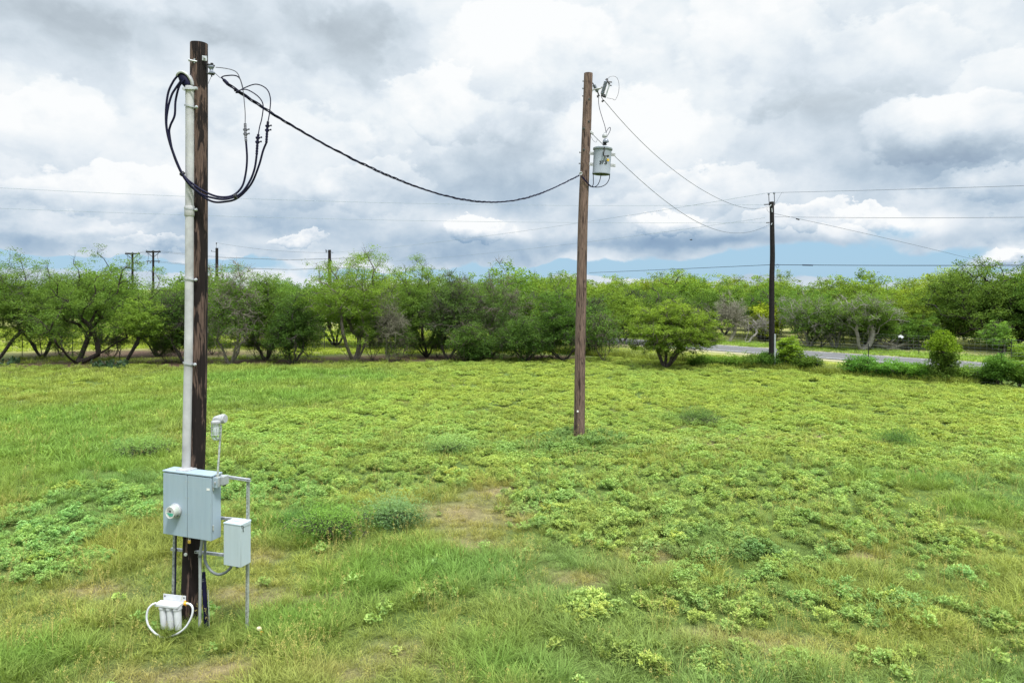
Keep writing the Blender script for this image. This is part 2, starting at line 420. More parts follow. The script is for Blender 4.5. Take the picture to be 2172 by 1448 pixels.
def gen_tree(seed, crown, base_r, nst=3, natt=90, leaves=170, L=.13, W=.045, sig=.34, droop=.3, twigs=3, lobes=.3, spread=.35,
             open_low=.35, stemtop=.5, shell=.5, twr=.007, lean=(0, 0), up=.35):
    """crown = (cx, cy, cz, rx, ry, rz) local metres, base at the origin. returns wood(V,Q), leaves(V,Q,v)"""
    rng = np.random.RandomState(seed)
    cx, cy, cz, rx, ry, rz = crown
    att = []
    while len(att) < natt:
        d = rng.normal(size=3); d /= np.linalg.norm(d)
        r = rng.uniform()**shell
        lob = 1 + lobes*mn.noise(Vector(d*1.9) + Vector((seed*3.1, 0, 0)))*1.6 + rng.uniform(-.1, .1)
        p = np.array([cx + d[0]*rx*r*lob, cy + d[1]*ry*r*lob, cz + d[2]*rz*r*lob])
        if p[2] < min(.25, cz*.35) or (d[2] < -open_low and rng.uniform() < .75): continue
        att.append(p)
    att = np.array(att)
    nodes = [np.zeros(3)]; par = [-1]; depth = [0.0]
    for s in range(nst):
        az = 2*PI*(s + rng.uniform(-.3, .3))/nst; prev = 0; h = (cz - rz*.5)*stemtop + .3
        base = np.array([math.cos(az), math.sin(az), 0])*base_r*1.2
        tgt = np.array([cx*.5 + lean[0] + math.cos(az)*rx*spread, cy*.5 + lean[1] + math.sin(az)*ry*spread, h + rng.uniform(0, .5)*h])
        K = 5
        for k in range(1, K+1):
            f = k/K
            p = base*(1-f) + tgt*f + rng.normal(size=3)*.06*h*f*(1 if k < K else .3)
            p[2] = max(p[2], .1*k)
            nodes.append(p); par.append(prev if k > 1 else 0); depth.append(depth[prev] + np.linalg.norm(p - nodes[prev])); prev = len(nodes)-1
    order = np.argsort(np.linalg.norm(att - np.array([cx*.3, cy*.3, cz - rz]), axis=1))
    tips = []
    for i in order:
        a = att[i]; N = np.array(nodes); D = np.array(depth)
        dv = a - N; dist = np.linalg.norm(dv, axis=1)
        cost = dist*(1 + .5*np.clip(-dv[:, 2]/np.maximum(dist, .01), 0, 1)) + .28*D
        cost[0] += 50
        j = int(np.argmin(cost)); L0 = dist[j]; k = max(2, int(L0/.45)); prev = j
        up = min(.3, L0*.15)
        for s in range(1, k+1):
            f = s/k
            p = N[j]*(1-f) + a*f + np.array([0, 0, up*math.sin(PI*f)]) + (rng.normal(size=3)*.055*L0 if s < k else 0)
            nodes.append(p); par.append(prev); depth.append(depth[prev] + np.linalg.norm(p - nodes[prev])); prev = len(nodes)-1
        tips.append(prev)
    n = len(nodes); cnt = np.zeros(n)
    for t in tips: cnt[t] += 1
    for i in range(n-1, 0, -1): cnt[par[i]] += cnt[i]
    N = np.array(nodes); pr = np.array(par)
    rad = base_r*np.sqrt(np.maximum(cnt, .5)/max(cnt[1:].max(), 1))*.95; rad = np.maximum(rad, min(.011, base_r*.25))
    e = np.arange(1, n); r0 = np.minimum(rad[pr[1:]], rad[1:]*1.35)
    V, Q = seg_tubes(N[pr[1:]], N[1:], r0, rad[1:]*.97, 6)
    Vs, Qs = [V], [Q]; off = len(V)
    T = N[tips]
    if twigs:
        c = np.repeat(T, twigs, 0); d = unit(rng.normal(size=c.shape) + [0, 0, up] + unit(c - [cx, cy, cz])*1.1)
        tl = min(1., (rx+rz)/2.2); e1 = c + d*rng.uniform(.2, .75, (len(c), 1))*tl; V, Q = seg_tubes(c, e1, np.full(len(c), twr*1.5), np.full(len(c), twr*.5), 3)
        Vs.append(V); Qs.append(Q + off); off += len(V)
        c2 = np.repeat((c + e1)/2, 2, 0); d2 = unit(rng.normal(size=c2.shape) + [0, 0, up-.35] + np.repeat(d, 2, 0)*.8)
        V, Q = seg_tubes(c2, c2 + d2*rng.uniform(.15, .5, (len(c2), 1))*tl, np.full(len(c2), twr), np.full(len(c2), twr*.4), 3)
        Vs.append(V); Qs.append(Q + off)
    wood = (np.concatenate(Vs), np.concatenate(Qs))
    if not leaves: return wood, None
    # several sprays per tip; sprays themselves cluster, so the crown shows light and dark tufts and gaps
    ns = 5
    mid = np.concatenate([T, T, N[pr[tips]], T, T])
    sp = mid + rng.normal(size=mid.shape)*[sig*1.05, sig*1.05, sig*.7]
    per = max(1, leaves//ns)
    spv = np.clip(rng.uniform(size=len(sp))*.65 + .35*(sp[:, 2] - cz + rz)/(2*rz) - .1, 0, 1)  # sprays higher in the crown coloured lighter, as if lit from above
    c = np.repeat(sp, per, 0); v = np.repeat(spv, per)
    c = c + rng.normal(size=c.shape)*[sig*.46, sig*.46, sig*.26]
    keep = c[:, 2] > .06; c = c[keep]; v = v[keep]
    a = unit(rng.normal(size=c.shape)*[1, 1, .55] + [0, 0, -droop]); nrm = unit(rng.normal(size=c.shape) + [0, 0, .9])
    b = unit(np.cross(a, nrm))
    sz = rng.uniform(.6, 1.25, (len(c), 1))
    V, Q = leaf_quads(c, a*L/2*sz, b*W/2*sz)
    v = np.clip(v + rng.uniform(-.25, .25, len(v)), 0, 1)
    return wood, (V, Q, np.repeat(v, 4))

STY = {
 'mesq':   dict(base_r=.10, nst=5, natt=130, leaves=320, L=.13, W=.034, sig=.38, droop=.45, twigs=4, lobes=.5, spread=.45, shell=.5, open_low=.75, stemtop=.42),
 'mesq_s': dict(base_r=.10, nst=2, natt=60, leaves=220, L=.16, W=.036, sig=.28, droop=.45, twigs=2, lobes=.4, spread=.4, shell=.45),
 'grey':   dict(base_r=.085, nst=7, natt=150, leaves=165, L=.11, W=.036, sig=.34, droop=.1, twigs=7, lobes=.3, spread=.5, shell=.55, twr=.010, open_low=.75, stemtop=.42),
 'bush':   dict(base_r=.07, nst=6, natt=105, leaves=210, L=.12, W=.045, sig=.34, droop=.1, twigs=3, lobes=.3, spread=.55, shell=.55, open_low=1.2, stemtop=.3),
 'round':  dict(base_r=.11, nst=4, natt=125, leaves=250, L=.15, W=.038, sig=.30, droop=.2, twigs=3, lobes=.28, spread=.35, shell=.42),
 'oak':    dict(base_r=.30, nst=3, natt=230, leaves=230, L=.12, W=.075, sig=.42, droop=0, twigs=2, lobes=.4, spread=.5, shell=.42, open_low=.5),
 'bare':   dict(base_r=.08, nst=7, natt=110, leaves=0, twigs=11, lobes=.55, spread=.3, shell=.8, twr=.009, up=1.6, open_low=.3),
 'far':    dict(base_r=.10, nst=4, open_low=.8, natt=105, leaves=180, L=.19, W=.085, sig=.42, droop=0, twigs=2, lobes=.35, spread=.4, shell=.4),
 'sparse': dict(base_r=.09, nst=5, natt=95, leaves=110, L=.13, W=.035, sig=.36, droop=.3, twigs=6, lobes=.4, spread=.45, shell=.5, twr=.011),
}
def tree_meshes(seed, crown, sty, leafm='leaf', barkm='bark', **kw):
    p = dict(STY[sty]); p.update(kw)
    wood_, lf = gen_tree(seed, crown, **p)
    tm = npmesh('trunk', wood_[0], wood_[1], [M[barkm]], smooth=True)
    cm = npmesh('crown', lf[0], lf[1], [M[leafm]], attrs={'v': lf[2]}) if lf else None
    return tm, cm
def place_tree(name, loc, tm, cm, label, cat='tree', group=None, tint=(1,1,1), btint=(1,1,1), rz=0, s=1, sz=1):
    o = thing(name, loc, label, cat, group); o.rotation_euler = (0, 0, rz); o.scale = (s, s, s*sz)
    t = bpy.data.objects.new('trunk', tm); COL.objects.link(t); t.parent = o; t.color = (*btint, 1)
    if cm:
        c = bpy.data.objects.new('crown', cm); COL.objects.link(c); c.parent = o; c.color = (*tint, 1)
    return o
def tree_px(seed, bx, by, cxp, hw, top, bot, sty, name, label, cat='tree', tint=(1,1,1), btint=(1,1,1), group=None, Y=None, **kw):
    """base pixel, crown centre / half width / top / bottom pixel -> a tree of real size standing there"""
    Y = Y or F*CH/(by - HZ); X = (bx - CX)/F*Y; m = Y/F
    zt = CH + (HZ - top)*m; zb = max(CH + (HZ - bot)*m, .2)
    rx = hw*m; rz = (zt - zb)/2
    p = dict(STY[sty]); p.update(kw); pad = p.get('sig', .3)*.9
    crown = ((cxp - bx)*m, 0, (zt + zb)/2 - pad*.1, max(rx - pad, rx*.6), max(rx*.9 - pad, rx*.5), max(rz - pad*.7, rz*.6))
    tm, cm = tree_meshes(seed, crown, sty, **kw)
    return place_tree(name, (X, Y, 0), tm, cm, label, cat, group, tint, btint)

BR = (1.2, 1.18, .80); GY = (.80, .84, .95); DK = (.58, .66, .62); YG = (1.45, 1.25, .85); MD = (1.0, 1.03, .85)
g1 = 'mesquite trees along the left edge of the pasture'
def front_trees():
    T = tree_px
    T(1, 165,771, 175,135, 537,728, 'mesq', 'mesquite_tree', 'large feathery mesquite with dark V-shaped leaning trunks, left of the fat grey conduit', tint=MD, btint=(.55,.5,.5), group=g1, spread=.75, base_r=.15, nst=3)
    T(2, 262,774, 300,78, 635,742, 'mesq_s', 'mesquite_tree', 'small bright green mesquite with one thin dark trunk behind the cactus patch', tint=BR, btint=(.5,.5,.5), group=g1)
    T(3, -15,768, 15,100, 540,750, 'mesq', 'mesquite_tree', 'mesquite cut by the left edge of the photo, leaning over dark brown soil', tint=MD, group=g1)
    T(4, 90,752, 80,75, 600,745, 'mesq', 'mesquite_tree', 'drooping mesquite behind, between the left edge and the V-shaped trunks', tint=MD, group=g1, Y=43.5)
    T(5, 335,757, 330,75, 590,742, 'mesq', 'mesquite_tree', 'mesquite standing below the two far crossarm poles', tint=MD, group=g1, Y=44)
    T(6, 392,770, 385,62, 600,745, 'grey', 'mesquite_tree', 'dark twiggy mesquite half hidden behind the nearest utility pole', tint=DK, group=g1)
    T(7, 488,773, 492,78, 552,740, 'grey', 'thorn_tree', 'pale multi-stemmed thorn tree just right of the nearest utility pole', tint=(.95,1.05,.8), btint=(2.8,2.8,2.7), leaves=140, group=g1)
    T(8, 565,760, 560,68, 568,745, 'mesq', 'mesquite_tree', 'mid green mesquite between the pale thorn tree and the dense dark bush', tint=MD, group=g1, Y=42)
    T(9, 620,772, 618,56, 605,772, 'bush', 'dense_bush', 'dense dark bush reaching down to the ground left of the forked mesquite', 'bush', tint=DK)
    T(10, 752,769, 742,100, 543,735, 'mesq', 'mesquite_tree', 'bright mesquite with a forked grey trunk, tallest crown between the two big poles', tint=BR, btint=(1.6,1.55,1.5), group=g1, base_r=.15, nst=4)
    T(11, 822,768, 826,38, 618,768, 'bare', 'bare_tree', 'slender grey leafless tree right of the forked mesquite', btint=(.66,.68,.55), barkm='bark_pale', base_r=.06, nst=9, twigs=7)
    T(12, 905,757, 885,84, 562,745, 'mesq', 'mesquite_tree', 'dark stemmed mesquite behind the slender leafless tree', tint=MD, btint=(.6,.55,.55), group=g1)
    T(13, 950,762, 965,70, 568,748, 'grey', 'thorn_tree', 'grey green thorn tree with a dead grey branch sticking out of its top', tint=GY, group=g1)
    T(14, 1042,757, 1045,100, 572,748, 'grey', 'thorn_tree', 'broad grey green thorn tree with tangled pale branches left of the transformer pole', tint=GY, btint=(1.9,1.85,1.75), group=g1, natt=170)
    T(15, 1115,768, 1110,62, 668,770, 'bush', 'dense_bush', 'low dark bush at the foot of the broad grey green thorn tree', 'bush', tint=DK)
    T(30, 1010,767, 1010,45, 700,768, 'bush', 'dense_bush', 'knee-high dark bush left of the low dark bush under the thorn tree', 'bush', tint=DK)
    T(16, 1195,765, 1185,78, 598,762, 'bush', 'thorn_tree', 'dense thorn tree just left of the transformer pole, foliage to the ground', tint=(.72,.85,.7), group=g1, twigs=6)
    T(17, 1258,752, 1254,36, 628,742, 'grey', 'thorn_tree', 'pale green thorn tree just right of the transformer pole', tint=(.8,.95,.9), group=g1)
    T(18, 1412,779, 1430,98, 640,757, 'round', 'round_mesquite_tree', 'lone rounded bright mesquite standing in front of the road', tint=(1.32,1.22,.75), btint=(1.3,1.25,1.2), natt=220, leaves=230, lobes=.3, open_low=.95, sig=.24)
    T(19, 1545,726, 1550,48, 628,715, 'bare', 'dead_tree', 'dead pale leafless tree at the far edge of the road', barkm='bark_pale', btint=(.9,.92,.78), base_r=.16, nst=3, natt=120, twigs=9, spread=.5)
    T(20, 1582,728, 1612,36, 668,712, 'bare', 'dead_tree', 'small dead tree leaning right, beside the larger dead tree', barkm='bark_pale', base_r=.10, nst=2, twigs=5, natt=40)
    # beyond the road, right
    g2 = 'trees along the far side of the road'
    T(21, 1716,738, 1712,62, 618,728, 'sparse', 'thorn_tree', 'pale trunked tree right of the black utility pole', tint=(.95,1.0,.85), barkm='bark_pale', group=g2, leaves=150)
    T(22, 1772,740, 1762,50, 640,730, 'sparse', 'thorn_tree', 'pale forked tree between the black pole and the thick leaning trunk', tint=MD, barkm='bark_pale', group=g2, leaves=150)
    T(23, 1827,744, 1840,75, 612,715, 'sparse', 'mesquite_tree', 'tree with a thick pale leaning trunk at the road edge', tint=MD, barkm='bark_pale', base_r=.2, nst=2, group=g2, leaves=200)
    T(24, 1935,740, 1925,75, 655,738, 'bush', 'green_tree', 'rounded green tree left of the vine-covered stump', tint=(.85,1.0,.75), group=g2)
    T(25, 2120,742, 2115,150, 556,738, 'oak', 'oak_tree', 'massive dark live oak at the right edge beyond the road', tint=(.80,.82,.66), btint=(.4,.4,.4), natt=320, open_low=1.1)
    T(31, 2230,748, 2235,120, 575,730, 'oak', 'oak_tree', 'second dark oak running off the right edge of the photo', tint=(.55,.68,.5), btint=(.4,.4,.4))
    T(26, 2005,705, 2002,58, 566,665, 'far', 'pale_tree', 'tall pale yellow-green tree rising behind the big oak', tint=(2.0,1.7,1.6), Y=68, leaves=90)
    T(27, 2128,758, 2114,26, 682,742, 'sparse', 'sapling', 'slim green sapling in front of the dark oak', tint=(1.15,1.3,1.0), barkm='bark', base_r=.05, natt=60, leaves=150, twigs=3, lobes=.7, sig=.18)
    T(28, 2190,772, 2188,18, 735,772, 'bush', 'roadside_bush', 'bright green bush at the far right edge beyond the road', 'bush', tint=BR, Y=41)
    T(29, 1622,724, 1625,26, 648,715, 'far', 'yellow_green_tree', 'small yellow-green tree just left of the black utility pole', tint=(1.9,1.5,.6), Y=57)
    T(32, 1328,705, 1330,50, 610,695, 'grey', 'thorn_tree', 'dark green tree beyond the road, left of the lone rounded mesquite', tint=(.5,.58,.55), Y=61, group=g2)
front_trees()

def undergrowth():
    rng = random.Random(21)
    ms = [tree_meshes(300+i, (0, 0, 1.0, .75, .7, .75), 'sparse', leaves=(70, 110, 40)[i], natt=50, sig=.24, base_r=.022, nst=9, spread=.75, L=.10, W=.035, twigs=6, twr=.006) for i in range(3)]
    for k, px in enumerate((128,238,352,450,545,585,655,790,845,870,928,985,1062,1150,1225,1280,415,1170)):
        py = rng.uniform(752, 769); Y = F*CH/(py-HZ); k = rng.randrange(3); g = rng.uniform(.8, 1.1)
        place_tree('scrub_bush', ((px-CX)/F*Y, Y, 0), ms[k][0], ms[k][1], 'thin twiggy scrub bush under the pasture-edge mesquites', 'shrub', 'twiggy scrub under the mesquites', (.85*g,.95*g,.8*g), (1.5,1.45,1.35), rng.uniform(0, 6.28), rng.uniform(.75, 1.35), rng.uniform(.9, 1.4))
undergrowth()
def wood_rows():
    """the thicket beyond the road and the far wood: one set of meshes, every tree its own object"""
    rng = random.Random(5)
    var = []
    for i, (sty, rx, H) in enumerate((('far',2.7,5.2),('far',3.2,5.6),('far',2.3,4.8),('bush',2.6,4.6),('sparse',2.4,4.8),('far',3.0,5.0),('oak',3.3,5.4))):
        kw = {}
        if sty == 'oak': kw = dict(natt=150, leaves=170)
        if sty == 'bush': kw = dict(L=.16, W=.075, leaves=180, sig=.42)
        var.append(tree_meshes(100+i, (0, 0, H*.58, rx, rx*.95, H*.40), sty, **kw))
    n = 0
    used = []
    def put(x, y, h, k, label, group, tint, cat='tree'):
        tm, cm = var[k]
        s = h/5.3*rng.uniform(.93, 1.07)
        j = rng.uniform(.85, 1.18); w = rng.uniform(-.08, .12)
        place_tree('woodland_tree', (x, y, 0), tm, cm, label, cat, group, (tint[0]*(j+w), tint[1]*j, tint[2]*(j-.5*w)), (1,1,1), rng.uniform(0, 6.28), s, rng.uniform(.9, 1.06))
    # rows parallel to the road, on its far side
    for row, (off, h, lab) in enumerate(((8.2, 4.6, 'front'), (12.0, 5.2, 'mid'), (17.0, 5.4, 'mid'), (23.5, 5.7, 'back'), (32, 6.0, 'back'), (43, 6.3, 'back'))):
        step = 3.5 + row*.45
        for k in range(-40, 30):
            s = k*step + rng.uniform(-1, 1)
            p, q, d = roadp(s); p = p + q*(off + rng.uniform(-1.2, 1.2))
            px = CX + F*p.x/p.y if p.y > 5 else 9999
            if not (1120 < px < 2300): continue
            if row == 0 and (1500 < px < 1640 or px > 1950 or px < 1300): continue
            if row == 1 and (1515 < px < 1600 or px > 2040): continue
            hh = h*(1 + .10*mn.noise(Vector((px/90., row*3.3, 0))))
            # keep the wood's skyline at the photo's height
            top = 588 + 10*mn.noise(Vector((px/70., 1.7, row)))
            if px > 1650: top += 10
            if row >= 3: hh = min(CH + (HZ - top)/F*p.y, 8.5)
            elif row <= 1: hh = min(hh, CH - (628 - HZ)/F*p.y + rng.uniform(0, .5))
            tint = ((.95,1.0,.8), (.80,.92,.75), (1.1,1.08,.7), (1.2,1.12,.65))[min(3, row if rng.random() < .7 else rng.randrange(4))]
            if row <= 1 and 1290 < px < 1560: tint = tuple(v*.74 for v in tint)
            label = ('tree in the thicket directly across the road', 'tree in the thicket directly across the road', 'tree deeper in the wood behind the roadside thicket',
                     'distant tree of the far wood beyond the road')[min(row, 3)]
            grp = ('roadside thicket across the road', 'roadside thicket across the road', 'inner trees of the wood across the road', 'far wood beyond the road')[min(row, 3)]
            put(p.x, p.y, hh, rng.choice((0,1,2,3,5,6,0) if row else (3,4,2,0,6)), label, grp, tint)
    # second rank behind the left mesquites
    for k, (px, py, top) in enumerate(((215,730,572),(430,734,575),(350,728,602),(530,736,576),(590,730,592),(712,735,575),(800,737,562),
                                  (850,735,580),(905,737,572),(985,738,570),(1060,737,582),(1120,733,590),(1160,738,592),(1215,735,595),(1270,736,600),(1320,728,605))):
        Y = F*CH/(py - HZ); h = CH + (HZ - top)/F*Y
        put((px-CX)/F*Y, Y, h, rng.choice((0,1,2,5)), 'tree in the second rank behind the pasture-edge mesquites', 'second rank of trees behind the mesquites', (1.1,1.1,.75) if px > 700 else (.95,1.05,.8))
    # scattered far trees left
    for k in range(46):
        px = rng.uniform(-250, 1160); Y = rng.uniform(95, 170); top = rng.uniform(594, 607)
        put((px-CX)/F*Y, Y, CH + (HZ - top)/F*Y, rng.choice((0,1,2,5)), 'far off tree low on the horizon at the left', 'far trees on the left horizon', (.7,.9,.8))
wood_rows()

# ---------------------------------------------------------------- shrubs, cactus, vine stump, dead branches
def shrubs():
    g = 'shrubs along the near fence'
    T = tree_px
    T(40, 1674,783, 1674,20, 716,782, 'bush', 'leafy_shrub', 'bright lime green shrub beside the silver pipe at the black pole', 'shrub', tint=(1.5,1.45,.7), W=.07, L=.1, natt=70, sig=.2, group=g)
    for i, (x, y, hw, top, t, lab) in enumerate(((1830,798,42,758,(.75,1.05,.75),'dark green bramble mound round the fence post, left end'),
            (1890,802,44,768,(.8,1.1,.75),'dark green bramble mound in the middle of the fence-side mound'),
            (1945,806,38,775,(.9,1.15,.7),'low green bramble mound just left of the vine-covered stump'),
            (1600,779,30,758,(.75,.8,.6),'brownish low shrub left of the black utility pole'),
            (1545,778,32,763,(.8,.9,.6),'low weedy shrub between the lone mesquite and the black pole'),
            (1490,776,28,765,(.85,1.0,.7),'low weedy shrub under the right side of the lone mesquite'),
            (1632,782,24,750,(.6,.75,.55),'dark low shrub at the foot of the black utility pole'),
            (1712,787,28,757,(.65,.7,.5),'brownish shrub right of the lime green shrub'),
            (2050,812,36,782,(.95,1.0,.75),'grassy shrub right of the vine-covered stump'),
            (2118,820,18,748,(.8,1.0,.75),'shrub climbing the fence post near the right edge'),
            (2162,822,24,768,(.95,1.05,.7),'leafy shrub at the right edge of the fence'),
            (2215,828,40,765,(.9,1.0,.7),'leafy shrub just past the right edge of the frame'),
            (2095,815,26,785,(.9,.95,.7),'small low shrub between the grassy shrub and the climbed fence post'))):
        T(50+i, x, y, x, hw, top, y, 'bush', 'fence_shrub', lab, 'shrub', tint=t, natt=60, leaves=150, sig=.2, L=.09, W=.045, twigs=3, base_r=.03, group=g)
    # grey green low bushes out in the pasture
    for i, (x, y, hw, top, t, lab) in enumerate(((700,1146,100,1102,(1.0,1.15,.95),'dark green low bush in the grass right of the small grey box'),
            (838,1115,46,1080,(1.1,1.15,1.9),'grey green low bush behind the dark green low bush'),
            (955,962,44,941,(1.5,1.45,1.9),'grey green tuft of a bush left of the transformer pole base'),
            (300,966,70,948,(1.2,1.25,1.4),'low grey green bush left of the fat grey conduit'),
            (1480,898,56,886,(1.7,1.6,1.9),'flat grey green bush right of the transformer pole, mid pasture'),
            (1905,945,40,935,(1.6,1.6,1.8),'flat bluish bush far out in the right of the pasture'))):
        T(70+i, x, y, x, hw, top, y, 'bush', 'low_bush', lab, 'shrub', tint=t, natt=80, leaves=95, sig=.2, L=.055, W=.013, twigs=5, base_r=.012, twr=.003, lobes=.8, shell=.8, group='low bushes out in the pasture')
    # vine covered stump
    Y = F*CH/(812-HZ); m = Y/F; X = (2003-CX)*m
    rng = np.random.RandomState(9)
    o = thing('vine_covered_stump', (X, Y, 0), 'tree stump smothered in vines like a shaggy pillar, by the right fence', 'stump')
    mb = MB(); mb.tube([(X, Y, -.2), (X+.03, Y, 1.0), (X-.03, Y, 1.9)], [.22, .17, .12], 9); mb.build('stump_trunk', M['bark'], o, True)
    N = 9000
    th = rng.uniform(0, 2*PI, N); z = rng.uniform(.05, 2.35, N)
    r = np.where(z > 1.55, .62 - .35*np.clip(z-1.95, 0, 1), .40 + .1*(z < .5))*(1 + .30*np.sin(th*2+z*2.3+.5) + .20*np.sin(th*5+1-z*6) + .12*np.sin(th*9+z*9))*rng.uniform(.45, 1.22, N)
    r = np.where(z > 1.9, r*np.sqrt(np.clip(1-((z-1.9)/.5)**2, .05, 1)), r)
    z = z + .13*np.sin(th*3+2)*(z > 1.4) - .12*(r > .55)
    c = np.stack([r*np.cos(th) - .05, r*np.sin(th), z], -1); a = unit(rng.normal(size=c.shape) + [0,0,-.6]); b = unit(np.cross(a, rng.normal(size=c.shape)))
    V, Q = leaf_quads(c, a*.045, b*.028)
    for nm, msk, tint, mt in (('vine_top', z > 1.5, (1.12,1.1,.45), 'leaf'), ('hanging_vines', z <= 1.5, (.7,.72,.55), 'leaf')):
        k = np.repeat(msk, 4); idx = np.where(k)[0]
        me = npmesh(nm, V[idx], np.arange(len(idx)).reshape(-1, 4), [M[mt]], attrs={'v': np.repeat(rng.uniform(0, 1, msk.sum()), 4)})
        q = bpy.data.objects.new(nm, me); COL.objects.link(q); q.parent = o; q.color = (*tint, 1)
    # prickly pear
    for i, (px, py, n, lab) in enumerate(((228, 781, 40, 'dark prickly pear clump on the brown soil left of the fat grey conduit'), (8, 775, 24, 'dark prickly pear clump at the left edge of the photo'))):
        X, Y = G(px, py); r2 = random.Random(i); mb = MB()
        for k in range(n):
            x = X + r2.gauss(0, .55 if i == 0 else .4); y = Y + r2.gauss(0, .35); z = r2.uniform(.05, .4)
            az = r2.uniform(0, 6.28); tl = r2.uniform(-.5, .5); ax = Vector((math.cos(az), math.sin(az), 0)); up = (Vector((0,0,1)) + ax.cross(Vector((0,0,1)))*tl).normalized(); nn = ax.cross(up)
            R = r2.uniform(.09, .15); vs = []
            for s in (-1, 1):
                for q in range(10):
                    a = q*2*PI/10; vs.append(Vector((x, y, z)) + ax*math.cos(a)*R*.75 + up*math.sin(a)*R + nn*s*.012)
            mb.tube([(X+r2.uniform(-.02,.02), Y, .0), (x, y, z-R*.5)], .03, 5)
            mb.add(vs, [tuple(range(10)), tuple(range(19, 9, -1))] + [(q, (q+1) % 10, 10+(q+1) % 10, 10+q) for q in range(10)])
        o = mb.build('prickly_pear', M['cactus']); tag(o, lab, 'cactus', 'prickly pear clumps')
    # fallen branches beyond the road + white scrap caught in them
    X, Y = G(1885, 741); r3 = random.Random(3); mb = MB()
    for k in range(26):
        a = r3.uniform(-.5, .9) if k % 2 else PI - r3.uniform(-.5, .7); L = r3.uniform(.8, 2.9)
        p = Vector((X + r3.uniform(-.6, .6), Y + r3.uniform(-.4, .4), r3.uniform(.05, .3))); pts = [p]; rs = [.05]
        d = Vector((math.cos(a), r3.uniform(-.3, .3), math.sin(abs(a))*.5 + r3.uniform(.05, .5))).normalized()
        for q in range(5):
            d = (d + Vector((r3.uniform(-.2,.2), r3.uniform(-.2,.2), r3.uniform(-.25,.15)))).normalized(); pts.append(pts[-1] + d*L/5); rs.append(.05*(1-q/5)+.006)
        mb.tube(pts, rs, 5)
        for q in (2, 3, 4):
            e = pts[q] + Vector((r3.uniform(-.5,.5), r3.uniform(-.3,.3), r3.uniform(0,.6))); mb.tube([pts[q], e], [.018, .006], 4)
    o = mb.build('fallen_branches', M['bark_pale']); o.color = (1,1,1,1); tag(o, 'heap of pale fallen branches beyond the road, left of the vine-covered stump', 'branches')
    mb = MB(); rr = random.Random(2); vs = []
    for j in range(4):
        for i in range(7): vs.append((X+.05+i*.06, Y-1.2+j*.06, .95 + .05*math.sin(i*1.3+j) + j*.05))
    fs = [(j*7+i, j*7+i+1, (j+1)*7+i+1, (j+1)*7+i) for j in range(3) for i in range(6)]; mb.add(vs, fs); mb.add([(v[0], v[1], v[2]-.03) for v in vs], [f[::-1] for f in fs])
    tag(mb.build('plastic_scrap', M['white_plastic']), 'white plastic scrap caught in the fallen branches beyond the road', 'litter')
shrubs()
# ================================================================ ground cover (uncountable): grass, weeds
SRC = bpy.data.collections
def src_obj(col, name, me):
    o = bpy.data.objects.new(name, me); col.objects.link(o); return o
def tuft(seed, n, hmin, hmax, spread, lean, w):
    r = np.random.RandomState(seed)
    az = r.uniform(0, 2*PI, n); rad = spread*np.sqrt(r.uniform(0, 1, n)); b0 = np.stack([rad*np.cos(az), rad*np.sin(az), np.zeros(n)], -1)
    h = r.uniform(hmin, hmax, n); az2 = az + r.normal(0, .9, n); out = np.stack([np.cos(az2), np.sin(az2), np.zeros(n)], -1)
    ln = np.abs(r.normal(lean, lean*.5, n)); side = np.stack([-np.sin(az2), np.cos(az2), np.zeros(n)], -1)
    fa = r.uniform(-1, 1, (n, 1)); side = unit(side + out*fa*.8)
    P_ = []; 
    for k, f in enumerate((0, .45, .8, 1)):
        c = b0 + out*(h*ln*f**1.8)[:, None] + np.array([0, 0, 1])*(h*(f - .30*ln*f*f))[:, None]
        ww = w*(1, .85, .5, .06)[k]
        P_ += [c - side*ww/2, c + side*ww/2]
    V = np.stack(P_, 1).reshape(-1, 3)
    q = np.array([[0,1,3,2],[2,3,5,4],[4,5,7,6]]); Q = (np.arange(n)[:, None, None]*8 + q[None]).reshape(-1, 4)
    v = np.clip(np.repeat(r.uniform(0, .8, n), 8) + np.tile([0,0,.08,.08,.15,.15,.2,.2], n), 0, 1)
    return V, Q, v
def seedheads(V, Q, v):
    r = np.random.RandomState(5); tips = V.reshape(-1, 8, 3)[:, 6]; c = np.repeat(tips, 14, 0) + r.normal(size=(len(tips)*14, 3))*[.012, .012, .03]
    a = unit(r.normal(size=c.shape) + [0, 0, 1.5]); b = unit(np.cross(a, r.normal(size=c.shape))); V2, Q2 = leaf_quads(c, a*.009, b*.004)
    return np.concatenate([V, V2]), np.concatenate([Q, Q2 + len(V)]), np.concatenate([v, np.full(len(V2), .9)])
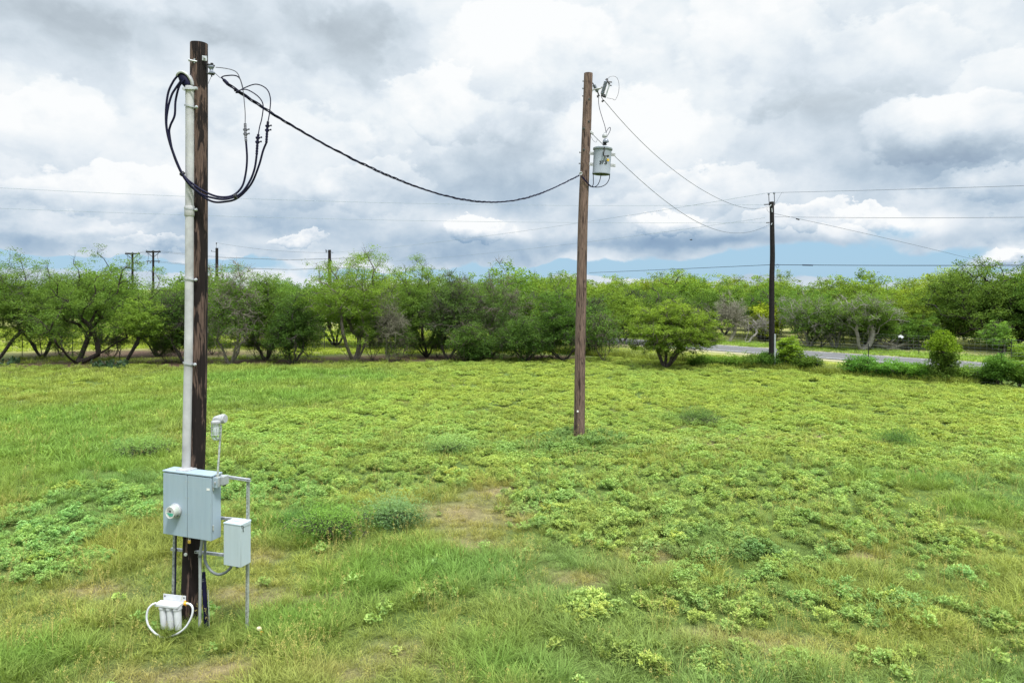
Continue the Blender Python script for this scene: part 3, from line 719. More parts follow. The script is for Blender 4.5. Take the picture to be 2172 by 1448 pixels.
def weed(seed, nst, H, R, ll, lw, per):
    r = np.random.RandomState(seed); cs = []; aa = []; vv = []; p0 = []; p1 = []
    for s in range(nst):
        az = r.uniform(0, 2*PI); rr = R*math.sqrt(r.uniform(.02, 1)); h = H*(1 - .45*(rr/R)**2)*r.uniform(.75, 1.1)
        top = np.array([rr*math.cos(az), rr*math.sin(az), h]); p0.append([0, 0, 0]); p1.append(top)
        sv = r.uniform(0, .7)
        for k in range(per):
            f = 1 - .5*r.uniform()**1.6*(k > 5)
            c = top*[f, f, f] + r.normal(size=3)*[.012, .012, .008]
            a2 = k*2.4 + r.uniform(-.3, .3); el = r.uniform(-.35, .55) if f < .99 else r.uniform(.0, .9)
            d = np.array([math.cos(a2)*math.cos(el), math.sin(a2)*math.cos(el), math.sin(el)])
            cs.append(c + d*ll*.55); aa.append(d); vv.append(min(1, sv + r.uniform(-.15, .2) + .15*(f > .97)))
    c = np.array(cs); a = np.array(aa); b = unit(np.cross(a, np.tile([0, 0, 1.], (len(a), 1)) + r.normal(size=a.shape)*.45)); s = r.uniform(.65, 1.2, (len(a), 1))
    V, Q = leaf_quads(c, a*ll/2*s, b*lw/2*s); v = np.repeat(np.clip(vv, 0, 1), 4)
    V2, Q2 = seg_tubes(p0, p1, np.full(nst, .0035), np.full(nst, .002), 3)
    return np.concatenate([V, V2]), np.concatenate([Q, Q2 + len(V)]), np.concatenate([v, np.full(len(V2), .1)])

def scatter(name, pts, col, mat, label, cat='ground cover'):
    """pts: list of (x, y, z, rotz, tilt, scale, idx, r, g, b); one object, instances by geometry nodes"""
    A = np.array(pts, np.float32); n = len(A)
    me = bpy.data.meshes.new(name); me.vertices.add(n); me.vertices.foreach_set('co', A[:, :3].ravel())
    def at(nm, typ, data, fld):
        a = me.attributes.new(nm, typ, 'POINT'); a.data.foreach_set(fld, np.ascontiguousarray(data).ravel())
    at('rot', 'FLOAT_VECTOR', np.stack([A[:, 4], A[:, 4]*.7, A[:, 3]], -1).astype(np.float32), 'vector')
    at('scl', 'FLOAT', A[:, 5], 'value'); at('idx', 'INT', A[:, 6].astype(np.int32), 'value')
    at('tcol', 'FLOAT_COLOR', np.concatenate([A[:, 7:10], np.ones((n, 1), np.float32)], 1).astype(np.float32), 'color')
    o = bpy.data.objects.new(name, me); COL.objects.link(o); me.materials.append(mat)
    ng = bpy.data.node_groups.new(name + ' scatter', 'GeometryNodeTree')
    ng.interface.new_socket('Geometry', in_out='INPUT', socket_type='NodeSocketGeometry'); ng.interface.new_socket('Geometry', in_out='OUTPUT', socket_type='NodeSocketGeometry')
    N = ng.nodes; gi = N.new('NodeGroupInput'); go = N.new('NodeGroupOutput')
    ci = N.new('GeometryNodeCollectionInfo'); ci.inputs[0].default_value = col; ci.inputs[1].default_value = True; ci.inputs[2].default_value = True
    iop = N.new('GeometryNodeInstanceOnPoints'); iop.inputs['Pick Instance'].default_value = True
    def na(nm, dt):
        q = N.new('GeometryNodeInputNamedAttribute'); q.data_type = dt; q.inputs[0].default_value = nm; return q.outputs[0]
    L = ng.links.new
    L(gi.outputs[0], iop.inputs['Points']); L(ci.outputs[0], iop.inputs['Instance'])
    L(na('idx', 'INT'), iop.inputs['Instance Index'])
    er = N.new('FunctionNodeEulerToRotation'); L(na('rot', 'FLOAT_VECTOR'), er.inputs[0]); L(er.outputs[0], iop.inputs['Rotation'])
    L(na('scl', 'FLOAT'), iop.inputs['Scale']); L(iop.outputs[0], go.inputs[0])
    md = o.modifiers.new('scatter', 'NODES'); md.node_group = ng
    tag(o, label, cat, kind='stuff'); return o

def cover():
    cg = bpy.data.collections.new('grass sources'); cw = bpy.data.collections.new('weed sources')
    for i, (n, a, b, s, l, w) in enumerate(((50,.06,.18,.11,.8,.006),(46,.09,.24,.10,.7,.006),(50,.04,.12,.13,1.1,.0065),(38,.05,.15,.13,1.2,.0065),
                                            (40,.09,.22,.18,.7,.013),(40,.05,.14,.22,.9,.013),(7,.30,.48,.06,.35,.0045))):
        V, Q, v = tuft(i, n, a, b, s, l, w)
        if i == 6: V, Q, v = seedheads(V, Q, v)
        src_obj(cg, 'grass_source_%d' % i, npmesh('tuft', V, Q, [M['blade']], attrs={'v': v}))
    for i, (n, H, R, ll, lw, per) in enumerate(((22,.25,.17,.046,.021,13),(26,.27,.20,.044,.020,12),(18,.21,.16,.050,.023,12),(8,.15,.09,.058,.027,9),
                                                (34,.15,.24,.052,.032,8),(38,.18,.28,.054,.032,8))):
        V, Q, v = weed(20+i, n, H, R, ll, lw, per); src_obj(cw, 'weed_source_%d' % i, npmesh('weed', V, Q, [M['weedleaf']], attrs={'v': v}))
    rng = random.Random(11)
    grass = []; weeds = []
    def seen(x, y, m=1.0): return abs(x) < .80*y + m
    # tints multiply the leaf colours
    def gt(b, g, x, y):
        k = nz(x, y, .8, 77); k2 = nz(x, y, .23, 12)
        base = (1.08 + .25*k, .98 + .10*k, .80)
        dryc = (1.48, 1.02, 1.22); grc = (.64, .93, .60); blu = (.68, .92, .95)
        c = [base[i]*(1-b) + dryc[i]*b for i in range(3)]
        c = [c[i]*(1-g*.75) + grc[i]*g*.75 for i in range(3)]
        if k2 > .12 and y < 16: s = min(.7, (k2-.12)*3)*(1-b); c = [c[i]*(1-s) + blu[i]*s for i in range(3)]
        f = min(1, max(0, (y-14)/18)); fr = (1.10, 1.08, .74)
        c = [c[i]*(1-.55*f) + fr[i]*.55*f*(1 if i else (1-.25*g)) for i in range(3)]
        j = rng.uniform(.78, 1.25); return [max(.1, v*j) for v in c]
    # grass
    y = 6.4
    bands = ((6.4, 9, 85), (9, 13, 62), (13, 20, 34), (20, 30, 17), (30, 43, 9))
    for y0, y1, den in bands:
        area = .80*(y1*y1 - y0*y0) + 2*(y1-y0); n = int(area*den)
        for _ in range(n):
            yy = math.sqrt(rng.uniform(y0*y0, y1*y1)); xx = rng.uniform(-1, 1)*(.80*yy + 1)
            w, b, g, d = field(xx, yy)
            if yy > 38.0 and bare_soil(xx, yy) > .35 and rng.random() < .85: continue
            if xx > 0 and (xx-6.4)*.676 + (yy-44.9)*.737 > 1: continue
            if w > .75 and rng.random() < .55: continue
            if b > .85 and rng.random() < (b-.85)*1.5: continue
            far = yy > 17
            big = (g > .45 or nz(xx, yy, .9, 50) > .18) and b < .7
            idx = (rng.choice((4, 5)) if far else (rng.choice((0, 1, 1)) if big else rng.choice((0, 2, 2, 3))))
            s = rng.uniform(.7, 1.25)*(1.15 if big else .85)*(1 - .35*b)
            if far: s *= 1.15 if yy < 28 else 1.35
            c = gt(b, g, xx, yy)
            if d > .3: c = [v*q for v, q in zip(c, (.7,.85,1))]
            if rng.random() < .035 and yy < 24: idx = 6; c = [1.5, 1.05, 1.2]; s = rng.uniform(.8, 1.1)
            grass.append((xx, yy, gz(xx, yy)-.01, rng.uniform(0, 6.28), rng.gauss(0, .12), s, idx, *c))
    # weeds: cushions with dark crevices between
    for y0, y1, den in ((6.4, 10, 32), (10, 16, 28), (16, 24, 24), (24, 33, 15), (33, 43, 10)):
        area = .80*(y1*y1 - y0*y0) + 2*(y1-y0); n = int(area*den)
        for _ in range(n):
            yy = math.sqrt(rng.uniform(y0*y0, y1*y1)); xx = rng.uniform(-1, 1)*(.80*yy + 1)
            w, b, g, d = field(xx, yy)
            if yy > 39 and bare_soil(xx, yy) > .3: continue
            if xx > 0 and (xx-6.4)*.676 + (yy-44.9)*.737 > -.5: continue
            sd = False
            if w < .45:
                if rng.random() < .035 and b < .8: sd = True
                else: continue
            elif w < .62 and rng.random() < .5: continue
            q = Vector((xx*1.35 + .6*nz(xx, yy, .9, 4), yy*1.1 + .6*nz(xx, yy, .9, 14), 0)); dd = mn.voronoi(q)[0]; e = dd[1]-dd[0]
            q2 = Vector((xx*.5, yy*.42, 3)); d2 = mn.voronoi(q2)[0]; e2 = d2[1]-d2[0]
            if not sd and e < .06 and rng.random() < .65: continue
            if not sd and e2 < .04 and rng.random() < .6: continue
            h = .62 + .50*min(1, e*2.2) + .25*min(1, e2*1.5)
            far = yy > 17
            idx = 3 if sd else (rng.choice((4, 5)) if far else rng.choice((0, 1, 2)))
            s = h*rng.uniform(.7, 1.15)*(.80 if yy < 24 else .85)*(1 + .12*d)*min(1, .55 + w*.5)
            if sd: s = rng.uniform(.5, 1.4)
            f = min(1, max(0, (yy-13)/14))
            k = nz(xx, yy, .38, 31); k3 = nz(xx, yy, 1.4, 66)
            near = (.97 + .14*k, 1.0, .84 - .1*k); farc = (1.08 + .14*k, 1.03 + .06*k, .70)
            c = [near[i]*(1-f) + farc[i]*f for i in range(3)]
            if xx < -4 and yy < 30: c[0] *= .92
            bb = max(0, b-.35)*1.2*(1-.8*f); c = [c[i]*(1-bb) + (1.12, .95, .95)[i]*bb for i in range(3)]
            if k3 > .33 and yy < 16 and rng.random() < .3: c = [c[0]*1.2, c[1]*1.05, c[2]*.9]
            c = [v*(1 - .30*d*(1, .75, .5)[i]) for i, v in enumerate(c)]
            jw = 1-.5*f; j = 1 + rng.uniform(-.26, .2)*jw; jr = 1 + rng.uniform(-.1, .1)*jw; c = [c[0]*j*jr, c[1]*j, c[2]*j/jr]
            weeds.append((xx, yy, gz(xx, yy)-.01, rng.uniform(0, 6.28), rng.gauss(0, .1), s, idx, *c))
    for cx_, cy_, R_ in ((P(1229,935,19.8).x, 19.8, .8),):      # ranker growth round the transformer pole
        for _ in range(70):
            a_ = rng.uniform(0, 6.28); r_ = R_*math.sqrt(rng.random()); x_ = cx_ + r_*math.cos(a_)*1.5; y_ = cy_ - .1 + r_*math.sin(a_)
            if math.hypot(x_-cx_, y_-cy_) < .2: continue
            j = rng.uniform(.6, .85); weeds.append((x_, y_, gz(x_, y_), rng.uniform(0, 6.28), rng.gauss(0, .1), rng.uniform(.7, 1.15), rng.choice((0, 1)), .85*j, 1.0*j, .95*j))
    for _ in range(170):       # uncut grass hugging the foot of the nearest pole, pipes, struts and filter
        px_ = rng.choice((368, 403, 403, 424, 438, 524, 345, 365, 388)) + rng.uniform(-14, 14); y_ = rng.uniform(8.62, 9.1); x_ = (px_-CX)/F*y_; j = rng.uniform(.7, 1.1)
        if math.hypot(x_ - (403-CX)/F*9.0, y_-9.0) < .13: continue
        grass.append((x_, y_, gz(x_, y_)-.01, rng.uniform(0, 6.28), rng.gauss(0, .12), rng.uniform(.6, 1.1), rng.choice((0, 1, 2)), .95*j, 1.0*j, .8*j))
    # rough growth along the fence and yellow-green verge beyond it
    verge = []
    for _ in range(9000):
        t = rng.uniform(-34, 20); p = Vector((6.4, 44.9)) + Vector((.737, -.676))*t; off = abs(rng.gauss(0, .5))*rng.choice((-1, 1)) if rng.random() < .45 else rng.uniform(-.4, 4.6)
        p = p + Vector((.676, .737))*off
        if p.x < 1: continue
        tall = abs(off) < .9
        c = (.95, .9, .75) if tall else (1.35, 1.25, .72)
        j = rng.uniform(.8, 1.2)
        verge.append((p.x, p.y, 0, rng.uniform(0, 6.28), rng.gauss(0, .12), rng.uniform(1.2, 2.6) if tall else rng.uniform(.6, 1.0), rng.choice((4, 4, 5)), *[v*j for v in c]))
    for _ in range(7000):      # strip on the far side of the road
        s = rng.uniform(-90, 40); p, q, d = roadp(s); p = p + q*rng.uniform(4.9, 9.0); px = CX + F*p.x/max(p.y, 5)
        if not (1100 < px < 2300): continue
        j = rng.uniform(.8, 1.2)
        verge.append((p.x, p.y, 0, rng.uniform(0, 6.28), rng.gauss(0, .12), rng.uniform(.7, 1.6), rng.choice((4, 5)), 1.05*j, 1.2*j, .75*j))
    for _ in range(9000):      # yellow-green pasture behind the left trees
        xx = rng.uniform(-62, 4); yy = rng.uniform(43.5, 75); j = rng.uniform(.8, 1.2)
        if bare_soil(xx, yy) > .3: continue
        verge.append((xx, yy, 0, rng.uniform(0, 6.28), rng.gauss(0, .12), rng.uniform(.9, 1.7), rng.choice((4, 5)), 1.3*j, 1.28*j, .62*j))
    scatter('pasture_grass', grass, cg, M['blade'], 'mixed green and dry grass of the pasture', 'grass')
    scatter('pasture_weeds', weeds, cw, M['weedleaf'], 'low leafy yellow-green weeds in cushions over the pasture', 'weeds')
    scatter('verge_grass', verge, cg, M['blade'], 'taller yellow-green grass along the fence, the road and behind the trees', 'grass')
    print('instances', len(grass), len(weeds), len(verge))
cover()
# ================================================================ smooth path helpers
def smooth(pts, k=6):
    pts = [Vector(p) for p in pts]; out = []
    n = len(pts)
    for i in range(n-1):
        p0 = pts[max(i-1, 0)]; p1 = pts[i]; p2 = pts[i+1]; p3 = pts[min(i+2, n-1)]
        for j in range(k):
            t = j/k
            out.append(.5*((2*p1) + (p2-p0)*t + (2*p0-5*p1+4*p2-p3)*t*t + (3*p1-p0-3*p2+p3)*t**3))
    out.append(pts[-1]); return out
def planar(pix, A, B, deg=2, n=28, clampends=True):
    """a hanging wire in the vertical plane through ground points A and B; its sag is read from the photo and fitted by a polynomial"""
    ts = []; zs = []
    def solve(px):
        k = (px - CX)/F; dx = B[0]-A[0]; dy = B[1]-A[1]
        return (k*A[1] - A[0])/(dx - k*dy)
    for px, py in pix:
        t = solve(px); Y = A[1] + (B[1]-A[1])*t; ts.append(t); zs.append(CH + (HZ-py)/F*Y)
    if deg is None:
        pts = smooth([(A[0]+(B[0]-A[0])*t, A[1]+(B[1]-A[1])*t, z) for t, z in zip(ts, zs)], 6); return pts
    w = np.ones(len(ts)); w[0] = w[-1] = 6
    co = np.polyfit(ts, zs, min(deg, len(ts)-1), w=w)
    return [Vector((A[0]+(B[0]-A[0])*t, A[1]+(B[1]-A[1])*t, float(np.polyval(co, t)))) for t in np.linspace(min(ts[0], ts[-1]), max(ts[0], ts[-1]), n)]
def wire(name, pts, r, mat, label, cat='wire', group=None, n=5):
    mb = MB(); mb.tube(pts, r, n); o = mb.build(name, mat, None, True); return tag(o, label, cat, group)
def frame_n(ang):       # wall-mounted things at the first pole are turned by ang: u = along face, v = inward, up
    a = math.radians(ang); return Vector((math.cos(a), -math.sin(a), 0)), Vector((math.sin(a), math.cos(a), 0)), Vector((0, 0, 1))

# ================================================================ first pole
def pole_mesh(centres, rads, n=28, seed=0):
    r = random.Random(seed); mb = MB(); pts = smooth(centres, 10); m = len(pts)
    rs = [rads[0] + (rads[1]-rads[0])*i/(m-1) for i in range(m)]
    mb.tube(pts, rs, n)
    # slight out-of-round, checks
    ph = r.uniform(0, 6)
    for i in range(m):
        for k in range(n):
            v = mb.v[i*n+k]; c = pts[i]; d = v - c
            mb.v[i*n+k] = c + d*(1 + .035*mn.noise(Vector((math.cos(k*2*PI/n)*1.6+ph, math.sin(k*2*PI/n)*1.6, i*.12))) + .01*math.sin(k*5.1+ph))
    return mb
X1Y = 9.0
def first_pole():
    Yp = X1Y
    o = thing('utility_pole', P(403, 1320, Yp), 'nearest utility pole, dark creosoted wood with patches of worn reddish brown, carrying the grey conduit', 'utility pole')
    cs = [P(x, y, Yp) for x, y in ((422,93),(422,300),(421.5,520),(420.5,700),(418.5,860),(414.5,1000),(408.5,1150),(403.5,1300),(401.5,1400))]
    pole_mesh(cs, (.109, .121), 30, 1).build('shaft', M['wood_dark'], o, True)
    # bolts and square washers near the top
    for px, py, dx in ((434,124,1),):
        mb = MB(); c = P(px, py, Yp-.088); mb.box(c, (.026,.012,0), (0,.006,0), (0,0,.032), .002); mb.lathe(c, (.3,-1,0), [(0,.014),(.02,.014),(.022,.007),(.05,.007)], 6); mb.build('washer', M['galv'], o)
    mb = MB(); c = P(410, 130, Yp-.10); mb.box(c, (.028,-.008,0), (.002,.005,0), (0,0,.03), .002); mb.tube([P(418,131,Yp-.1), P(403,128,Yp-.13)], .011, 8); mb.lathe(P(403,128,Yp-.13), (-1,-.2,.05), [(0,.017),(.018,.017)], 6); mb.build('bolt', M['galv'], o, True)
    mb = MB(); c = P(394,1175,Yp-.115); mb.lathe(c, (0,-1,0), [(0,.022),(.008,.022),(.012,.012)], 14); mb.build('tag_nail', M['white_paint'], o)
    # spool insulator on a clevis
    s = thing('spool_insulator', P(447, 148, Yp), 'blue grey spool insulator bolted to the right side near the top of the nearest pole', 'insulator')
    mb = MB(); mb.lathe(P(447.5,140.5,Yp-.02), (.12,0,-1), [(0,.038),(.018,.04),(.03,.03),(.045,.022),(.06,.022),(.075,.03),(.088,.042),(.105,.040)], 16); mb.build('spool', M['porcelain'], s, True)
    mb = MB(); mb.tube([P(438,136,Yp-.02), P(455,140,Yp-.02)], .012, 8); mb.tube([P(438,156,Yp-.02), P(454,159,Yp-.02)], .010, 8); mb.tube([P(449,136,Yp-.02), P(449,163,Yp-.02)], .009, 8); mb.tube([P(438,136,Yp-.02), P(438,156,Yp-.02)], .010, 8)
    mb.lathe(P(449.5,137,Yp-.02), (0,0,1), [(0,.02),(.016,.02)], 6); mb.build('clevis', M['black'], s, True)
    # service conduit with straps and weatherhead
    Yc = 8.865
    c = thing('service_conduit', P(394, 996, Yc), 'fat pale grey conduit with weatherhead, strapped to the left of the nearest pole', 'conduit')
    pl = [(402.5,186),(402.5,320),(402,470),(401.5,600),(400,740),(397.5,860),(395,993)]
    pts = smooth([P(x, y, Yc) for x, y in pl], 8)
    mb = MB(); mb.tube(pts, .0525, 24); mb.build('pipe', M['conduit'], c, True)
    mb = MB(); a = P(402,437,Yc); b = P(401.8,459,Yc); mb.lathe(a, b-a, [(0,.0585),(.004,.061),(.128,.061),(.134,.057)], 24); mb.build('coupling', M['conduit'], c, True)
    for x, y in ((402.5,226),(401.8,443),(401.4,591),(399.5,770)):
        mb = MB(); q = P(x, y, Yc)
        ring = [q + Vector((math.cos(t)*.062, math.sin(t)*.062, -.012*math.cos(t))) for t in np.linspace(-2.9, .5, 14)]
        for i in range(13): 
            m_ = (ring[i]+ring[i+1])/2; d = (ring[i+1]-ring[i])/2; mb.box(m_, d*1.05, (m_-q).normalized()*.003, (0,0,.010))
        e = q + Vector((.095,-.02,-.014)); mb.box((ring[-1]+e)/2, (e-ring[-1])/2, (0,.004,0), (0,0,.010)); mb.lathe(e, (.2,-1,0), [(-.01,.019),(.006,.021),(.014,.014),(.03,.010)], 10)
        mb.build('strap', M['galv'], c, True)
    w = MB()     # weatherhead: domed cast hood, open underneath to the left
    q = P(402.5,186,Yc)
    w.lathe(q + Vector((0,0,-.035)), (0,0,1), [(0,.060),(0.002,.066),(.028,.066),(.03,.060),(.05,.057)], 20)
    w.build('collar', M['cast'], c, True)
    mb = MB(); ccs = smooth([(409.5,181,.02),(408,172,.035),(403,162,.055),(396,156,.07),(388,154,.078),(380,158,.07),(376,163,.055)], 3)
    # hood as a swept half-shell
    secs = []
    for i, p in enumerate(ccs):
        px, py, hw = p; pt = P(px, py, Yc); tn = ccs[min(i+1, len(ccs)-1)] - ccs[max(i-1, 0)]; tn = Vector((tn.x, 0, -tn.y)).normalized(); up = Vector((-tn.z, 0, tn.x)); 
        if up.z < 0 and i > 4: up = -up
        outw = Vector((tn.z, 0, -tn.x)); outw = outw if outw.dot(pt - P(390, 180, Yc)) > 0 else -outw
        row = []
        for th in np.linspace(-1.75, 1.75, 11): row.append(pt + outw*(math.cos(th)*.022 - .010) + Vector((0, 1, 0))*math.sin(th)*hw)
        secs.append(row)
    inner = [[v + (P(393, 178, Yc) - v)*.09 for v in r_] for r_ in secs]
    m_ = len(secs); vs = [v for r_ in secs for v in r_] + [v for r_ in inner for v in r_]; fs = []; K = 11; O = m_*K
    for i in range(m_-1):
        for k in range(K-1):
            fs.append((i*K+k, i*K+k+1, (i+1)*K+k+1, (i+1)*K+k)); fs.append((O+i*K+k, O+(i+1)*K+k, O+(i+1)*K+k+1, O+i*K+k+1))
        fs.append((i*K, (i+1)*K, O+(i+1)*K, O+i*K)); fs.append((i*K+K-1, O+i*K+K-1, O+(i+1)*K+K-1, (i+1)*K+K-1))
    for k in range(K-1): fs.append((k, O+k, O+k+1, k+1)); j = (m_-1)*K; fs.append((j+k, j+k+1, O+j+k+1, O+j+k))
    mb.add(vs, fs); hood = mb.build('weatherhead', M['cast'], c, True)
    mb = MB(); mb.lathe(P(393, 171, Yc+.004), (.62,0,-1), [(-.10,.02),(-.085,.055),(-.02,.068),(.05,.06),(.085,.052)], 16); mb.build('cable_insert', M['rubber'], hood, True)
    mb = MB(); q = P(403,188,Yc-.066); mb.box(q+Vector((-.01,0,0)), (.082,-.002,-.003), (0,.006,0), (0,0,.013), .002); mb.lathe(P(390.5,189,Yc-.07), (0,-1,0), [(-.01,.02),(.014,.02)], 10); mb.box(P(415,187.5,Yc-.055), (.02,0,0), (0,.02,0), (0,0,.017), .003); mb.build('clamp', M['galv'], c, True)
    mb = MB(); mb.box(P(395.5,995,8.80)+Vector((0,.0,0)), (.085,-.02,0), (.03,.075,0), (0,0,.007), .003); mb.lathe(P(395,996,Yc), (0,0,1), [(0,.074),(.03,.072),(.034,.058)], 22); mb.build('hub_flange', M['cast'], c, True)

BOXC = {}
def cabinet():
    u, v, w = frame_n(20.0)
    fl = P(348.0, 1064.5, 8.80)      # middle of the front left edge
    # half sizes
    W = .392; H = .405; D = .078
    o0 = fl + u*W + v*D
    BOXC.update(u=u, v=v, c=o0, W=W, H=H, D=D)
    o = thing('meter_cabinet', o0 - w*H, 'large pale blue grey steel meter cabinet with round electric meter, mounted on the nearest pole', 'electrical cabinet')
    mb = MB(); mb.box(o0 + v*.004, u*(W-.004), v*(D-.004), w*(H-.004), .004)
    mb.build('body', M['cabinet'], o, True)
    f = o0 - v*(D)          # plane of doors
    seam = -W + .66*.5*2*W*.78 # seam a bit right of the meter side
    seam = -W + (403-348.5)/(455-348.5)*2*W*1.0
    for a, b in ((-W+.001, seam-.004), (seam+.004, W-.001)):
        mb = MB(); mb.box(f + u*(a+b)/2 - v*.008 - w*.006, u*(b-a)/2, v*.009, w*(H-.012), .004); d = mb.build('door', M['cabinet'], o, True)
    mb = MB(); mb.box(o0 + w*(H+.004) - v*.004, u*(W+.006), v*(D+.018), w*.010, .004); mb.build('rain_cap', M['cabinet'], o, True)
    mb = MB(); mb.box(f + u*(seam) + v*.001, u*.004, v*.002, w*(H-.02)); mb.build('door_seam', M['black'], o)
    for zz in (-.30*H*2, .32*H*2):
        mb = MB(); mb.box(o0 + u*(W+.003) - v*(D-.014) + w*zz, u*.006, v*.007, w*.032, .002); mb.lathe(o0 + u*(W+.008) - v*(D-.014) + w*(zz-.035), w, [(0,.006),(.07,.006)], 8); mb.build('hinge', M['galv_dull'], o, True)
    mb = MB(); mb.box(f + u*(W-.045) - v*.0185 + w*(H*.60), u*.024, v*.0012, w*.014); mb.build('sticker', M['white_paint'], o)
    for zz in (-.8, -.27, .27, .8):
        for aa in (-W+.02, seam-.022, seam+.022):
            mb = MB(); mb.lathe(f + u*aa + w*(H*zz*.95) - v*.016, -v, [(0,.006),(.003,.006),(.004,.003)], 8); mb.build('screw', M['galv_dull'], o, True)
    # electric meter
    mc = f + u*(-W + .222) + w*(-.075) - v*.017
    # wear / hub below
    m = mb = MB(); mb.lathe(mc, -v, [(0,.090),(.010,.093),(.022,.093),(.03,.086)], 36); ring = mb.build('meter_ring', M['galv'], o, True)
    mb = MB(); mb.lathe(mc - v*.022, -v, [(0,.083),(.02,.083),(.055,.079),(.068,.076),(.074,.070),(.076,.0)], 40); met = mb.build('electric_meter', M['cream'], o, True)
    fc = mc - v*(.022+.0765)
    mb = MB(); mb.box(fc + w*.022 - u*.004, u*.020, v*.001, w*.022); mb.build('meter_display', M['galv_dull'], met)
    mb = MB(); mb.box(fc + w*.018 + u*.002 - v*.0015, u*.013, v*.001, w*.011); mb.build('meter_screen', M['black'], met)
    mb = MB()
    for i in range(7): mb.box(fc - w*(.010+.0055*i) + u*.002*i - v*.0006, u*(.058-.005*i-.002*(i % 2)), v*.0008, w*.0022)
    mb.build('meter_label', M['teal'], met)
    mb = MB(); mb.lathe(fc - v*.001 + u*.0, -v, [(0,.0735),(.002,.0735),(.0021,.070),(.0,.070)], 36); mb.build('meter_rim', M['white_paint'], met, True)
    mb = MB(); mb.lathe(fc + u*.062 - w*.040 + v*.05, (u*.8 - w*.6), [(-.01,.012),(.012,.012)], 8); mb.box(fc + u*.058 - w*.034 + v*.045, u*.007, v*.045, w*.012); mb.build('meter_seal', M['black'], met)
    # padlock hanging at the seam
    pc = f + u*(seam+.02) - w*(H+.05) - v*.004
    p = thing('padlock', pc, 'small brass padlock hanging under the door seam of the meter cabinet', 'padlock')
    mb = MB(); mb.box(pc, u*.019, v*.009, w*.020, .003); mb.build('lock_body', M['brass'], p, True)
    mb = MB(); mb.tube(smooth([pc + u*(-.012) + w*.018, pc + u*(-.012) + w*.045, pc + w*.056, pc + u*.012 + w*.045, pc + u*.012 + w*.018], 4), .0035, 6); mb.build('shackle', M['galv'], p, True)

